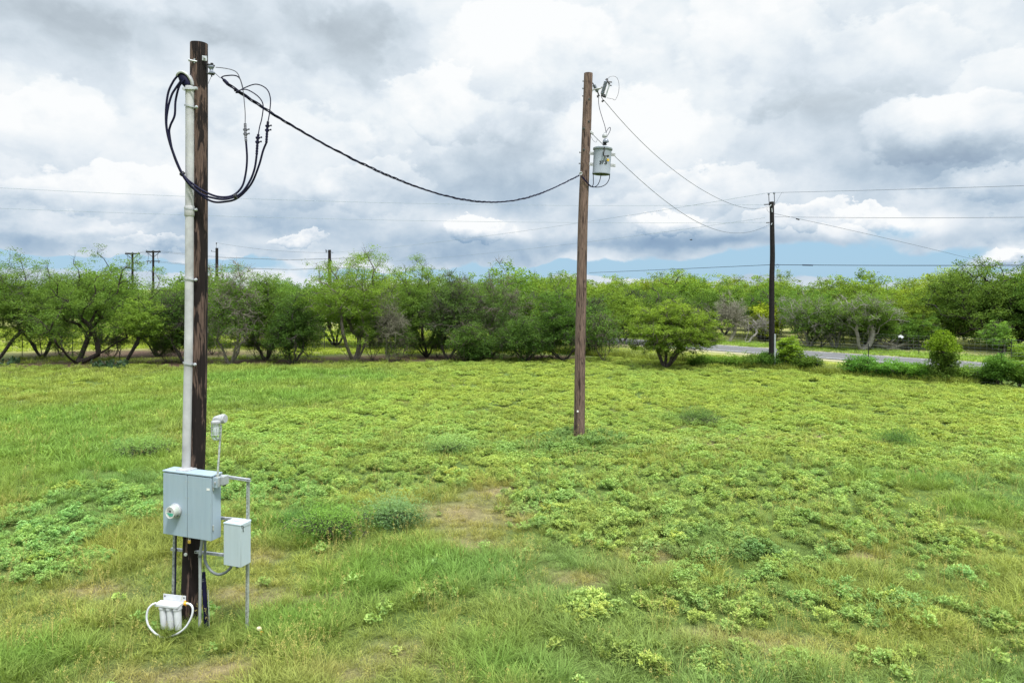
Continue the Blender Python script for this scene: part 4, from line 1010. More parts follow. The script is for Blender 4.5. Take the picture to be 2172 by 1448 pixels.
def cover_boxes():
    u, v, w = frame_n(20.0); c = BOXC['c']; W, H, D = BOXC['W'], BOXC['H'], BOXC['D']
    # switch box on the cabinet's upper right corner
    q = c + u*(W+.040) + w*(H-.075) - v*.03
    s = thing('switch_box', q, 'small cast grey switch box on the upper right corner of the meter cabinet', 'junction box')
    mb = MB(); mb.box(q, u*.035, v*.034, w*.062, .006); mb.build('box_body', M['pvc_grey'], s, True)
    mb = MB(); mb.box(q + u*.002 - v*.038, u*.036, v*.005, w*.064, .003); mb.build('cover_plate', M['cabinet'], s, True)
    mb = MB(); mb.box(q - v*.050 + w*.0 + u*.006, u*.012, v*.008, w*.016, .003); mb.lathe(q - v*.044 + w*.04, -v, [(0,.005),(.004,.005)], 8); mb.lathe(q - v*.044 - w*.04, -v, [(0,.005),(.004,.005)], 8); mb.build('toggle', M['galv'], s, True)
    q2 = q + u*.060 + v*.07 + w*.014
    mb = MB(); mb.box(q2 - v*.015, u*.026, v*.05, w*.055, .006); mb.build('rear_box', M['pvc_grey'], s, True)
    mb = MB(); mb.box(q2 - v*.015 - w*.062 - u*.006, u*.012, v*.02, w*.016, .003); mb.build('drain_fitting', M['black'], s)
    # lamp on its thin stem
    top = P(469, 900, 8.66); bot = q + w*.062; 
    l = thing('yard_light', bot, 'caged jar light on a thin pipe stem above the meter cabinet', 'outdoor light')
    mb = MB(); mb.tube([bot, top], .0125, 12); mb.lathe(bot, w, [(0,.02),(.03,.02),(.032,.014)], 10); mb.build('stem', M['galv_dull'], l, True)
    jb = P(470.5, 888, 8.66)
    mb = MB(); ax = Vector((.95,-.18,.10)).normalized(); mb.lathe(jb, ax, [(-.075,.02),(-.055,.048),(-.02,.055),(0,.058),(.012,.060),(.030,.060),(.034,.053),(.05,.050)], 24); mb.build('junction_box', M['cast'], l, True)
    hd = P(458.3, 896, 8.60)
    mb = MB(); mb.tube(smooth([jb - ax*.04, jb - ax*.08 + w*.0, hd + w*.02], 5), [.040]*4+[.042]*4+[.045]*3, 14); mb.lathe(hd + w*.028, -w, [(0,.03),(.008,.058),(.03,.062),(.034,.060)], 22); mb.build('lamp_arm', M['cast'], l, True)
    mb = MB(); mb.lathe(hd - w*.005, -w, [(0,.047),(.05,.048),(.14,.047),(.19,.040),(.205,.022),(.212,0)], 22); mb.build('glass_jar', M['glass'], l, True)
    mb = MB(); mb.lathe(hd - w*.0, -w, [(0,.03),(.03,.032),(.06,.036),(.11,.040),(.15,.028),(.165,0)], 16); mb.build('bulb', M['bulb'], l, True)
    mb = MB()
    for z in (.055, .10, .145):
        mb.tube([hd - w*z + Vector((math.cos(t)*.060, math.sin(t)*.060, 0)) for t in np.linspace(0, 2*PI, 25)], .003, 5, False)
    for t in np.linspace(0, 2*PI, 7)[:-1]:
        d = Vector((math.cos(t), math.sin(t), 0)); mb.tube(smooth([hd + d*.058, hd + d*.060 - w*.16, hd + d*.045 - w*.20, hd + d*.012 - w*.222], 3), .004, 5)
    mb.build('cage', M['galv'], l, True)
    # strut frame
    fr = thing('strut_frame', P(525, 1345, 8.70), 'frame of perforated galvanised strut carrying the grey boxes beside the nearest pole', 'strut frame')
    def strut(name, a, b, side, face, mat=None, hole=True):
        a, b = Vector(a), Vector(b); t = (b-a).normalized(); L = (b-a).length
        face = (face - t*face.dot(t)).normalized(); sd = t.cross(face).normalized(); h = .0145
        mb = MB()
        mb.box((a+b)/2 + sd*h, t*L/2, face*h, sd*.0022); mb.box((a+b)/2 - sd*h, t*L/2, face*h, sd*.0022)
        # web with slots
        n = int(L/.05); 
        mb.box((a+b)/2 + face*h + sd*.0102, t*L/2, face*.0022, sd*.0042); mb.box((a+b)/2 + face*h - sd*.0102, t*L/2, face*.0022, sd*.0042)
        for i in range(n+1): mb.box(a + t*(i*L/n if 0 < i < n else (.008 if i == 0 else L-.008)) + face*h, t*.010, face*.0020, sd*.0062)
        for s_ in (-1, 1): mb.box((a+b)/2 + sd*s_*.0115 - face*h, t*L/2, face*.0022, sd*.003)
        return mb.build(name, mat or M['galv'], fr)
    fv = -v
    strut('vertical_strut', P(526.5,1014,8.76), P(524,1352,8.78), u, fv, M['galv_dull'])
    strut('vertical_strut', P(371,1120,9.0), P(366,1345,9.0), u, fv, M['galv_dull'])
    strut('horizontal_strut', P(462,1008,8.86), P(531,1018,8.72), u, fv)
    strut('horizontal_strut', P(460,1097,8.88), P(531,1104,8.74), u, fv)
    strut('horizontal_strut', P(364,1163.5,8.86+.15), P(500,1179,8.80-.03), u, fv)
    # small breaker box
    W2, H2, D2 = .133, .263, .088
    fl = P(475.2, 1152.8, 8.60); c2 = fl + u*W2 + v*D2
    b = thing('breaker_box', c2 - w*H2, 'small tall pale grey breaker box on the right of the strut frame', 'electrical box')
    mb = MB(); mb.box(c2, u*W2, v*D2, w*H2, .005); mb.build('box_body', M['cabinet_lt'], b, True)
    mb = MB(); mb.box(c2 - v*(D2+.004), u*(W2-.001), v*.0045, w*(H2-.004), .003); mb.build('front_cover', M['cabinet_lt'], b, True)
    mb = MB(); mb.box(c2 + w*(H2+.003) - v*.003, u*(W2+.004), v*(D2+.010), w*.009, .004); mb.box(c2 + w*(H2-.015) + u*(W2+.0035), u*.002, v*(D2-.01), w*.018); mb.build('lid', M['cabinet_lt'], b, True)
    mb = MB(); mb.box(c2 + w*(H2+.015) + v*.02, u*.045, v*.03, w*.003, .002); mb.lathe(c2 + w*(H2+.012) - u*.06 - v*.01, w, [(0,.014),(.006,.014),(.008,.008)], 12); mb.build('knockout', M['cabinet_lt'], b, True)
    mb = MB(); k = c2 + u*(W2+.008) - v*(D2-.03) + w*(H2-.03); mb.tube(smooth([k + w*.02 - v*.028, k + w*.012 + v*.0, k - w*.01, k - w*.045, k - w*.05 + v*.012], 4), .004, 6); mb.build('latch', M['black'], b, True)
    mb = MB(); mb.lathe(c2 - u*.0 - w*H2, -w, [(0,.024),(.02,.024),(.022,.019),(.045,.019)], 12); mb.build('bottom_fitting', M['rubber'], b, True)
    # flexible conduit from cabinet to breaker box
    pts = smooth([P(434.5,1142,8.80), P(435,1165,8.78), P(434.5,1185,8.76), P(440,1200,8.73), P(450,1212,8.71), P(463,1217.5,8.69), P(477,1214,8.69), P(486,1207,8.71), P(491,1200,8.72)], 8)
    rs = [.0165 + .0018*(i % 2) for i in range(len(pts))]
    mb = MB(); mb.tube(pts, rs, 10); tag(mb.build('flexible_conduit', M['flex'], None, True), 'grey corrugated flexible conduit looping from the meter cabinet to the small breaker box', 'conduit')
    # grey riser + ground rod conduits
    mb = MB(); a = P(428,1136,8.82); mb.tube(smooth([P(428.5,1138,8.80), P(427.5,1155,8.78), P(425,1168,8.76), P(424.2,1182,8.75), P(424.5,1260,8.76), P(423.5,1345,8.78)], 6), .0185, 14)
    o = mb.build('riser_conduit', M['pvc_grey'], None, True); tag(o, 'straight grey pipe running from under the meter cabinet into the grass', 'conduit')
    mb = MB(); mb.lathe(P(424.3,1176,8.75), (0,0,-1), [(0,.018),(.003,.024),(.03,.024),(.033,.018)], 14); q = mb.build('collar', M['flex'], o, True)
    mb = MB(); pts = smooth([P(432.0,1213,8.80), P(432.5,1228,8.80), P(433.2,1245,8.79), P(435,1275,8.78), P(437,1310,8.79), P(438.5,1342,8.79)], 6)
    mb.tube(pts, [.020 + .003*(i % 3 == 0) + .008*min(1, i/12) for i in range(len(pts))], 10); o = mb.build('wrapped_pipe', M['rubber'], None, True); tag(o, 'black tape-wrapped pipe standing in the grass right of the straight grey pipe', 'pipe')
    mb = MB(); mb.lathe(P(432.8,1243,8.79), (.02,0,-1), [(0,.026),(.04,.027)], 12); mb.build('white_band', M['white_plastic'], o, True)
    mb = MB(); mb.lathe(P(432.3,1226,8.80), (.02,0,-1), [(0,.024),(.01,.026),(.06,.026),(.065,.022)], 12); mb.build('pipe_fitting', M['flex'], o, True)
    wire('ground_wire', smooth([P(432.5,1214,8.80), P(433,1180,8.84), P(434,1142,8.86)], 4), .004, M['rubber'], 'thin black wire running up from the wrapped pipe to the cabinet')
    wire('ground_wire', smooth([P(441,1250,8.78), P(443,1290,8.78), P(444,1342,8.78)], 4), .005, M['galv_dull'], 'thin grey wire leaning beside the wrapped pipe into the grass')
    o = wire('filter_wire', smooth([P(374,1132,8.96), P(373,1180,8.95), P(371.5,1262,8.86)], 4), .009, M['rubber'], 'straight black cable from the cabinet bottom down to the white water filter', 'cable')
    # water filter
    fu, fv2, _ = frame_n(12)
    q = P(358.5, 1281, 8.72)
    f = thing('water_filter', P(365, 1335, 8.78), 'white triple-canister water filter hanging at the foot of the nearest pole', 'water filter')
    mb = MB(); mb.box(q, fu*.168, fv2*.060, w*.020, .008); mb.box(q - fv2*.005 + w*.022, fu*.12, fv2*.04, w*.004, .003); mb.build('manifold', M['white_plastic'], f, True)
    mb = MB(); mb.box(q + fv2*.066 + w*.045 + fu*.03, fu*.165, fv2*.003, w*.052, .002); mb.build('bracket', M['white_plastic'], f, True)
    for dx in (-.11, .17):
        mb = MB(); mb.box(q + fv2*.062 + w*.07 + fu*dx, fu*.007, fv2*.002, w*.009); mb.build('bracket_slot', M['black'], f)
    for dx in (-.098, .005, .108):
        c3 = q + fu*dx - w*.018 + fu*.012
        mb = MB(); ax = (-w + fu*.06); mb.lathe(c3, ax, [(0,.050),(.02,.054),(.034,.054),(.038,.046),(.11,.046),(.2,.043),(.285,.040),(.297,.033),(.30,.01)], 24)
        for z in (.006, .016, .026): mb.lathe(c3 + ax.normalized()*z, ax, [(0,.0555),(.004,.0555)], 24)
        mb.build('canister', M['white_plastic'], f, True)
    mb = MB(); k = P(393.5,1279,8.66); mb.lathe(k - fu*.025, fu, [(0,.012),(.008,.022),(.02,.024),(.03,.018),(.05,.02),(.056,.013)], 12); mb.box(k + w*.02 - fu*.008, fu*.008, fv2*.01, w*.014, .003); mb.box(k - w*.02 + fu*.004, fu*.01, fv2*.008, w*.01, .003); mb.build('valve', M['orange'], f, True)
    mb = MB(); mb.tube(smooth([P(331,1278,8.68), P(322,1282,8.66), P(314,1292,8.64), P(311,1308,8.63), P(313.5,1322,8.62), P(320,1333,8.62), P(330,1343,8.62), P(342,1349.5,8.62)], 6), .0125, 12); mb.build('hose', M['white_plastic'], f, True)
    mb = MB(); mb.tube(smooth([P(396,1279,8.64), P(403,1280.5,8.62), P(408,1287,8.60), P(408.5,1298,8.59), P(404,1312,8.58), P(394,1329,8.57), P(380,1341,8.58), P(364,1348,8.60), P(350,1351,8.61), P(340,1350,8.62)], 6), .0125, 12); mb.build('hose', M['white_plastic'], f, True)
    # scraps in the grass
    X, Y = G(550, 1352)
    mb = MB(); r = random.Random(4); bz = gz(X, Y)+.10
    mb.lathe((X-.01, Y, bz), (.3,.2,1), [(0,.01),(.01,.03),(.03,.034),(.045,.02),(.05,.004)], 9); o = mb.build('scrap', M['tan_foam'], None, True); tag(o, 'crumpled pale tan scrap in the grass right of the strut frame foot', 'litter')
    mb = MB(); mb.lathe((X+.03, Y-.04, bz-.02), (.8,.2,.5), [(0,.012),(.01,.026),(.03,.024),(.04,.01)], 8); o = mb.build('scrap', M['orange'], None, True); tag(o, 'bit of orange plastic beside the pale tan scrap in the grass', 'litter')

def drip_loops():
    def zz(px): return 8.80 - .02 + max(0, min(1, (px-450)/70))*.20
    paths = [
     ('outermost', [(376,162),(367,174),(356.6,198),(352,237),(354,278),(366,322),(385.6,367),(410.5,391.5),(438,408.6),(465.7,417.7),(493,415),(512.7,397),(521,369),(524,336),(521.8,300)],
        [(520,262),(520,239.6),(518,215),(515.5,192.6),(510,170.5),(503,155),(490.6,148),(473,144.5),(457.5,143)], (520.5,280), 'bare_wire',
        'drip loop cable with the grey taped splice, left of the three'),
     ('middle', [(383,173),(371,190),(363.5,203.6),(356,231),(353,264),(359.4,297.6),(374.6,342),(394,380),(424,409.5),(454.7,420.5),(482,422),(510,411),(529,386),(540,358),(544.5,328)],
        [(548,285),(551,268),(555.5,250.6),(558,223),(548.6,206),(529,192.6),(515.5,190),(500,195)], (546.5,297), 'rubber', 'drip loop cable whose splice hangs lowest, the middle of the three'),
     ('inner', [(392.5,169),(385,176),(378.7,187),(372.4,214.7),(370.4,245),(361.3,267),(359.4,285),(369,331),(391,378),(419,408),(449,427),(477,428),(504,420),(532,391.5),(548.6,353),(558,320),(565,303)],
        [(568.5,258),(572,237),(573.5,209),(565,188.5),(543,179),(518,187),(504.4,195.4)], (567,272), 'rubber', 'drip loop cable with the right-hand black splice, widest of the three')]
    for i, (nm, lo, up, sp, um, lab) in enumerate(paths):
        d = (.0, -.03, .03)[i]
        o = thing('drip_loop_cable', P(lo[0][0], lo[0][1], 8.8), lab, 'cable', 'drip loops at the top of the nearest pole')
        pts = smooth([P(x, y, zz(x)+d-(.0 if k > 1 else .0)) for k, (x, y) in enumerate(lo)], 7)
        mb = MB(); mb.tube(pts, .0135, 10); mb.build('insulated_cable', M['rubber'], o, True)
        pts = smooth([P(x, y, zz(x)+d) for x, y in up], 7)
        mb = MB(); mb.tube(pts, .0075 if i else .006, 8); mb.build('tail_wire', M['rubber'] if i else M['bare_wire'], o, True)
        # taped splice with two split bolts
        a = P(lo[-1][0], lo[-1][1], zz(560)+d); b = P(up[0][0], up[0][1], zz(560)+d); s = P(sp[0], sp[1], zz(560)+d)
        pts = smooth([a, (a+s)/2, s, (s+b)/2, b], 6)
        mb = MB(); mb.tube(pts, [.014 + .005*(k % 2) for k in range(len(pts))], 9)
        t = (b-a).normalized()
        for e in (-.028, .028):
            c = s + t*e; mb.box(c, Vector((.026,0,.0)), (0,.016,0), (0,0,.013), .004); mb.tube([c, c + Vector((.055, -.01, .004))], .007, 6); mb.lathe(c + Vector((.045,-.01,.004)), (1,-.1,0), [(0,.012),(.012,.012)], 6)
        mb.build('splice', M['bare_wire'] if i == 0 else M['rubber'], o, True)
    for c_, nm in ((P(387,369,8.77), 0), (P(500,417,8.88), 1)):
        mb = MB(); ax = Vector((.75,0,-.66)) if nm == 0 else Vector((.95,0,.25)); mb.lathe(c_ - ax*.02, ax, [(0,.03),(.004,.034),(.012,.034),(.014,.030),(.022,.034),(.03,.034),(.034,.03)], 12)
        tag(mb.build('cable_tie', M['black'], None, True), ('black tie binding the drip loops left of the fat conduit', 'black tie binding the drip loops at their lowest right')[nm], 'cable tie', 'ties on the drip loops')
    # neutral messenger: insulator -> wedge clamp -> triplex
    wire('neutral_tail', smooth([P(456,155,8.97), P(461,160,8.98), P(467,165,9.0), P(472,166,9.0)], 5), .0045, M['bare_wire'], 'thin bare wire from the spool insulator to the wedge clamp')
    wire('bond_wire', smooth([P(448,163,8.98), P(444,172,8.98), P(441.5,178,8.98)], 5), .003, M['bare_wire'], 'thin wire end curling from under the spool insulator against the pole')
    mb = MB(); a = P(470,165,9.0); b = P(483,178,9.02); mb.tube([a, a+(b-a)*.3, a+(b-a)*.35, b-(b-a)*.05, b], [.010,.012,.022,.024,.018], 10); tag(mb.build('wedge_clamp', M['rubber'], None, True), 'black wedge clamp just right of the spool insulator', 'cable clamp')
    wire('jumper', smooth([P(469,165,9.0), P(474,162,9.0), P(483,160.5,9.0), P(494,160,9.0), P(503,162,9.0), P(509,168,9.0), P(513,180,9.01), P(515.5,190,9.01)], 6), .0085, M['rubber'], 'black jumper arching over from the wedge clamp to the service cable', 'cable')
    # triplex service drop
    A = (P(505,190,9.0).x, 9.0); B = (P(1229,372,19.6).x, 19.6)
    pix = [(482,177),(508,195),(540,216),(575,238),(620,266),(660,291),(700,314),(740,334),(790,358),(840,378),(890,397),(940,414),(990,425),(1035,429.5),(1080,426.5),(1130,415),(1170,401),(1205,384),(1229,372)]
    base = planar(pix, A, B, 6, 420)
    o = thing('service_drop_cable', base[0], 'thick twisted black service cable sagging between the nearest pole and the transformer pole', 'cable')
    L = [0]
    for i in range(1, len(base)): L.append(L[-1] + (base[i]-base[i-1]).length)
    for k in range(3):
        pts = []
        for i, p in enumerate(base):
            t = (base[min(i+1, len(base)-1)] - base[max(i-1, 0)]).normalized(); s = t.cross(Vector((0,0,1))).normalized(); n = s.cross(t)
            ph = L[i]*2*PI/.62 + k*2*PI/3; rr = .0115*(1 + .35*math.sin(L[i]*2.1 + k))
            pts.append(p + (s*math.cos(ph) + n*math.sin(ph))*rr)
        mb = MB(); mb.tube(pts, .0098 if k else .007, 6); mb.build('conductor', M['rubber'], o, True)
    mb = MB(); mb.tube(smooth([P(497,193,9.0), P(508,194,9.02), P(530,211,9.2)], 4), .010, 6); mb.tube(smooth([P(500,197,8.98), P(515,197,9.05)], 3), .009, 6); mb.build('loose_strand', M['rubber'], o, True)

# ================================================================ transformer pole
def second_pole():
    Y = 19.8
    o = thing('utility_pole', P(1229, 935, Y), 'reddish brown wooden utility pole in mid pasture that carries the transformer', 'utility pole')
    cs = [P(x, y, Y) for x, y in ((1248,156),(1245,250),(1241,350),(1237,450),(1234.5,560),(1232,680),(1230,800),(1228.5,920),(1227,990))]
    pole_mesh(cs, (.126, .165), 28, 2).build('shaft', M['wood_brown'], o, True)
    for px, py in ((1237.5,172.5),(1237,188),(1236.5,204),(1230.5,323.5),(1229.5,347)):
        mb = MB(); c = P(px+1, py, Y-.03); mb.tube([c + Vector((.05,0,0)), c + Vector((-.035,0,0))], .011, 6); mb.lathe(c + Vector((-.022,0,0)), (-1,0,0), [(0,.024),(.014,.024)], 6); mb.build('bolt', M['dark_metal'], o, True)
    for px, py in ((1249,211),(1248.5,258),(1238,273),(1239,318)):
        t = (py-156)/(935-156); c = P(px, py, Y-.118-.02*t); mb = MB(); mb.lathe(c, (0,-1,0), [(-.02,.04),(.004,.04),(.008,.014),(.03,.014)], 8); mb.build('washer', M['dark_metal'], o, True)
    for px, py in ((1225.5,872),):
        mb = MB(); mb.lathe(P(px, py, Y-.155), (0,-1,0), [(-.01,.028),(.006,.028)], 10); mb.build('tag_nail', M['white_paint'], o)
    # transformer
    Yt = 19.75; m = Yt/F
    t = thing('transformer', P(1276, 370, Yt), 'pale grey green cylindrical transformer marked 37.5, hung on the right of the brown pole', 'transformer')
    ax = (P(1275.5,368,Yt) - P(1278.5,318,Yt)).normalized(); top = P(1278.5,316,Yt); R = 18.6*m; Ht = 54*m
    mb = MB(); mb.lathe(top, ax, [(0,R),(.01,R),(Ht*.94,R),(Ht*.95,R*1.02),(Ht,R*1.02),(Ht,R*.97),(Ht-.05,R*.96)], 40); tank = mb.build('tank', M['tank'], t, True)
    mb = MB(); mb.lathe(top + ax*.035, -ax, [(0,R*1.09),(.012,R*1.11),(.05,R*1.10),(.062,R*1.04),(.085,R*.8),(.10,R*.3),(.102,0)], 40); mb.build('tank_lid', M['tank'], t, True)
    mb = MB(); mb.lathe(top + ax*(Ht-.045), ax, [(0,R*.955),(.002,R*.955)], 40); mb.build('tank_bottom', M['black'], t)  # black disc paints the dark hollow of the open underside
    for py in (325.5, 348.5):
        mb = MB(); a = P(1249,py,Yt+.02); b = P(1304.5,py+3,Yt+.02)
        mb.box(P(1254.5,py,Yt-.02), (5.2*m,0,-.004), (0,.012,0), (0,0,3.2*m), .003); mb.box(P(1300,py+2.5,Yt-.02), (5.2*m,0,-.004), (0,.012,0), (0,0,3.2*m), .003)
        mb.box(P(1254.5,py,Yt-.036), (.02,0,0), (0,.004,0), (0,0,.012)); mb.box(P(1300.5,py+2.5,Yt-.036), (.016,0,0), (0,.004,0), (0,0,.010)); mb.build('mounting_bracket', M['cast'], t, True)
    # high-voltage bushing on the lid, in sheds
    bb = P(1282.5,308,Yt-.1); bt = P(1283,284,Yt-.12); d = bt-bb; h = d.length
    mb = MB(); mb.lathe(bb, d, [(0,.05),(.02,.075),(.03,.05),(.05,.045),(.055,.068),(.07,.062),(.075,.042)], 18); mb.build('bushing_base', M['black'], t, True)
    mb = MB(); c1 = P(1285,303,Yt-.12); mb.lathe(c1, (-.06,0,1), [(0,.05),(.01,.088),(.03,.092),(.085,.075),(.105,.05),(.115,.045)], 18); mb.build('bushing', M['porcelain'], t, True)
    mb = MB(); c1 = P(1283,292,Yt-.12); mb.lathe(c1, (-.06,0,1), [(0,.045),(.01,.072),(.03,.076),(.085,.068),(.105,.055),(.12,.02),(.15,.012)], 18); mb.build('bushing', M['cast'], t, True)
    mb = MB(); mb.tube(smooth([P(1282,312,Yt-.32), P(1281.5,320,Yt-.34), P(1280,326,Yt-.36), P(1281,331,Yt-.33)], 5), .018, 8); mb.tube([P(1281,331,Yt-.30), P(1287,331,Yt-.30)], .02, 8); mb.lathe(P(1289,331.5,Yt-.27), (.1,-1,0), [(0,.03),(.03,.032),(.05,.03),(.055,.02),(.08,.02)], 10); mb.build('tap_switch', M['black'], t, True)
    mb = MB(); mb.lathe(P(1283,332,Yt-.25), (0,-1,0), [(0,.028),(.02,.028)], 10); mb.build('fitting', M['galv'], t, True)
    def onTank(px, py, wpx, hpx, name, mat, off=.0025):
        mb = MB(); a0 = math.asin(max(-1, min(1, (px-1277.5+ (py-340)*.06)*m/R))); da = wpx*m/2/R; vs = []
        zc = P(px, py, Yt - R*math.cos(a0)).z; cx = P(1278.5 - (py-316)*.06, py, Yt).x
        for i in range(5):
            a = a0 + da*(i/2-1)
            for s in (-1, 1): vs.append((cx + (R+off)*math.sin(a), Yt-(R+off)*math.cos(a), zc + s*hpx*m/2))
        mb.add(vs, [(2*i, 2*i+2, 2*i+3, 2*i+1) for i in range(4)]); return mb.build(name, mat, t)
    onTank(1288, 339.5, 6.5, 5.0, 'warning_sticker', M['yellow'])
    for dy in (-1.2, .2, 1.4): pass
    onTank(1288, 339.7, 4.0, .8, 'sticker_print', M['black'], .004)
    # the number 37.5 bent onto the tank
    cu = bpy.data.curves.new('number', 'FONT'); cu.body = '37.5'; cu.size = 9.8*m; cu.align_x = 'CENTER'; cu.align_y = 'CENTER'; cu.offset = .004; cu.resolution_u = 3
    to = bpy.data.objects.new('number_text', cu); COL.objects.link(to); bpy.context.view_layer.update()
    me = bpy.data.meshes.new_from_object(to.evaluated_get(bpy.context.evaluated_depsgraph_get())); bpy.data.objects.remove(to)
    zc = P(1278.5, 345, Yt-R).z; cx = P(1278.5 - 29*.06, 345, Yt).x
    for vv in me.vertices:
        a = vv.co.x/R + .02; vv.co = Vector((cx + (R+.005)*math.sin(a), Yt-(R+.005)*math.cos(a), zc + vv.co.y)) - ORG[t.name]
    me.materials.clear(); me.materials.append(M['black']); no = bpy.data.objects.new('number', me); COL.objects.link(no); no.parent = t
    # fuse cutout
    f = thing('fuse_cutout', P(1281, 195, Y), 'fuse cutout with tilted grey insulator beside the top of the transformer pole', 'fuse cutout')
    mb = MB(); a = P(1277,201,Y-.05); b = P(1286,171.5,Y-.05); d = b-a; h = d.length; prof = [(0,.03)]
    n = 9
    for i in range(n): z = h*(.04 + .92*i/n); prof += [(z,.044),(z+h*.035,.062),(z+h*.06,.044)]
    prof += [(h,.03)]; mb.lathe(a, d, prof, 14); mb.build('insulator', M['porcelain'], f, True)
    mb = MB(); mb.tube([P(1285,204,Y-.12), P(1292.5,180,Y-.12)], .020, 8); mb.build('fuse_tube', M['pvc_grey'], f, True)
    mb = MB(); mb.tube([P(1285,169,Y-.05), P(1290,174,Y-.1), P(1298,174.5,Y-.1)], .02, 6); mb.tube([P(1290,174,Y-.1), P(1293,181,Y-.1), P(1297,182,Y-.12)], .018, 6); mb.tube([P(1287,167,Y-.05), P(1289,172,Y-.06)], .024, 6); mb.tube([P(1293,177,Y-.1), P(1291,180,Y-.1)], .026, 6); mb.build('top_contact', M['black'], f, True)
    mb = MB(); mb.tube([P(1276,202,Y-.05), P(1281,205,Y-.1), P(1285,206,Y-.12)], .03, 6); mb.tube([P(1280,203,Y-.08), P(1284,201,Y-.1)], .022, 6); mb.tube([P(1276.5,216,Y-.08), P(1281,213,Y-.08)], .028, 6); mb.tube([P(1275,204,Y-.05), P(1279,213,Y-.08)], .010, 6); mb.build('hinge_contact', M['black'], f, True)
    mb = MB(); mb.tube([P(1256,191.5,Y), P(1268,188,Y-.03), P(1274,187.5,Y-.04), P(1277,184,Y-.05)], .022, 8); mb.tube([P(1254,183,Y), P(1254.5,196,Y)], .03, 6); mb.tube([P(1263,190,Y), P(1270,190,Y-.03), P(1276,186,Y-.04)], .015, 6); mb.build('mounting_arm', M['cast'], f, True)
    g = thing('lightning_arrester', P(1263,189,Y), 'dark ribbed lightning arrester sloping between the pole and the fuse cutout', 'arrester')
    mb = MB(); a = P(1259,180,Y+.02); b = P(1268,196,Y+.02); d = b-a; h = d.length; prof = [(0,.025)]
    for i in range(6): z = h*(.05+.9*i/6); prof += [(z,.035),(z+h*.05,.062),(z+h*.09,.035)]
    prof.append((h,.02)); mb.lathe(a, d, prof, 12); mb.build('arrester_body', M['porcelain'], g, True)
    mb = MB(); mb.tube([P(1257,176,Y), P(1260,182,Y)], .016, 6); mb.tube([P(1268,196,Y), P(1270,202,Y), P(1267,207,Y)], .02, 6); mb.tube([P(1266,204,Y), P(1272,203,Y)], .022, 6); mb.build('arrester_ends', M['black'], g, True)
    k = 'rubber'
    wire('jumper', smooth([P(1270,206,Y), P(1269.5,216,Y-.02), P(1272,232,Y-.05), P(1278,252,Y-.1), P(1283,268,Y-.12), P(1286,284,Y-.12)], 6), .009, M[k], 'thin black wire from the fuse cutout down to the transformer bushing')
    wire('jumper', smooth([P(1284,290,Y-.12), P(1286,280,Y-.12), P(1291,272,Y-.12), P(1294.5,271,Y-.12), P(1294,278,Y-.12), P(1288,289,Y-.12)], 6), .009, M[k], 'small loop of wire above the transformer bushing')
    wire('jumper', smooth([P(1289,168,Y-.05), P(1293,163.5,Y-.05), P(1301,162,Y-.03), P(1309,166,Y), P(1313,180,Y), P(1311.5,198,Y), P(1305,212,Y), P(1299,210,Y-.05), P(1287,208,Y-.1)], 6), .006, M['bare_wire'], 'thin wire arching around the right of the fuse cutout')
    A = P(1266,286,Y)
    mb = MB(); mb.box(P(1255,282,Y-.05), (.05,0,-.03), (0,.04,0), (0,0,.035), .006); mb.tube([P(1252,279,Y), P(1252,288,Y)], .02, 6); tag(mb.build('dead_end_clamp', M['cast'], None, True), 'small dead end clamp on the brown pole above the transformer', 'cable clamp')
    # secondary leads under the tank
    for pts, lab in (([(1258,369),(1258.5,380),(1258,392),(1253,396),(1245,388),(1233,375)], 'leftmost lead under the transformer'),
                     ([(1275,370),(1272,383),(1267,393),(1258,397),(1249,391),(1234,373)], 'middle lead under the transformer'),
                     ([(1293,369),(1292,380),(1285,391),(1273,396.5),(1259,396.5),(1248,391),(1233,371)], 'rightmost lead, the long curve under the transformer')):
        wire('secondary_lead', smooth([P(x, y, Y-.05-.12*(x < 1250)) for x, y in pts], 6), .012, M[k], lab, 'wire', 'leads under the transformer')
    wire('jumper', smooth([P(1254,290,Y-.05), P(1258,298,Y-.03), P(1264,302,Y-.02), P(1267,296,Y-.02)], 5), .005, M['bare_wire'], 'thin curl of wire between the brown pole and the transformer')
    mb = MB(); mb.lathe(P(1232,368,Y-.17), (0,-.2,1), [(-.05,.02),(-.04,.04),(-.015,.028),(.015,.028),(.04,.04),(.05,.02)], 14); mb.box(P(1232,368,Y-.17), (.05,0,0), (0,.012,0), (0,0,.02), .004); tag(mb.build('spool_insulator', M['cast'], None, True), 'small pale insulator holding the service cable to the brown pole', 'insulator')

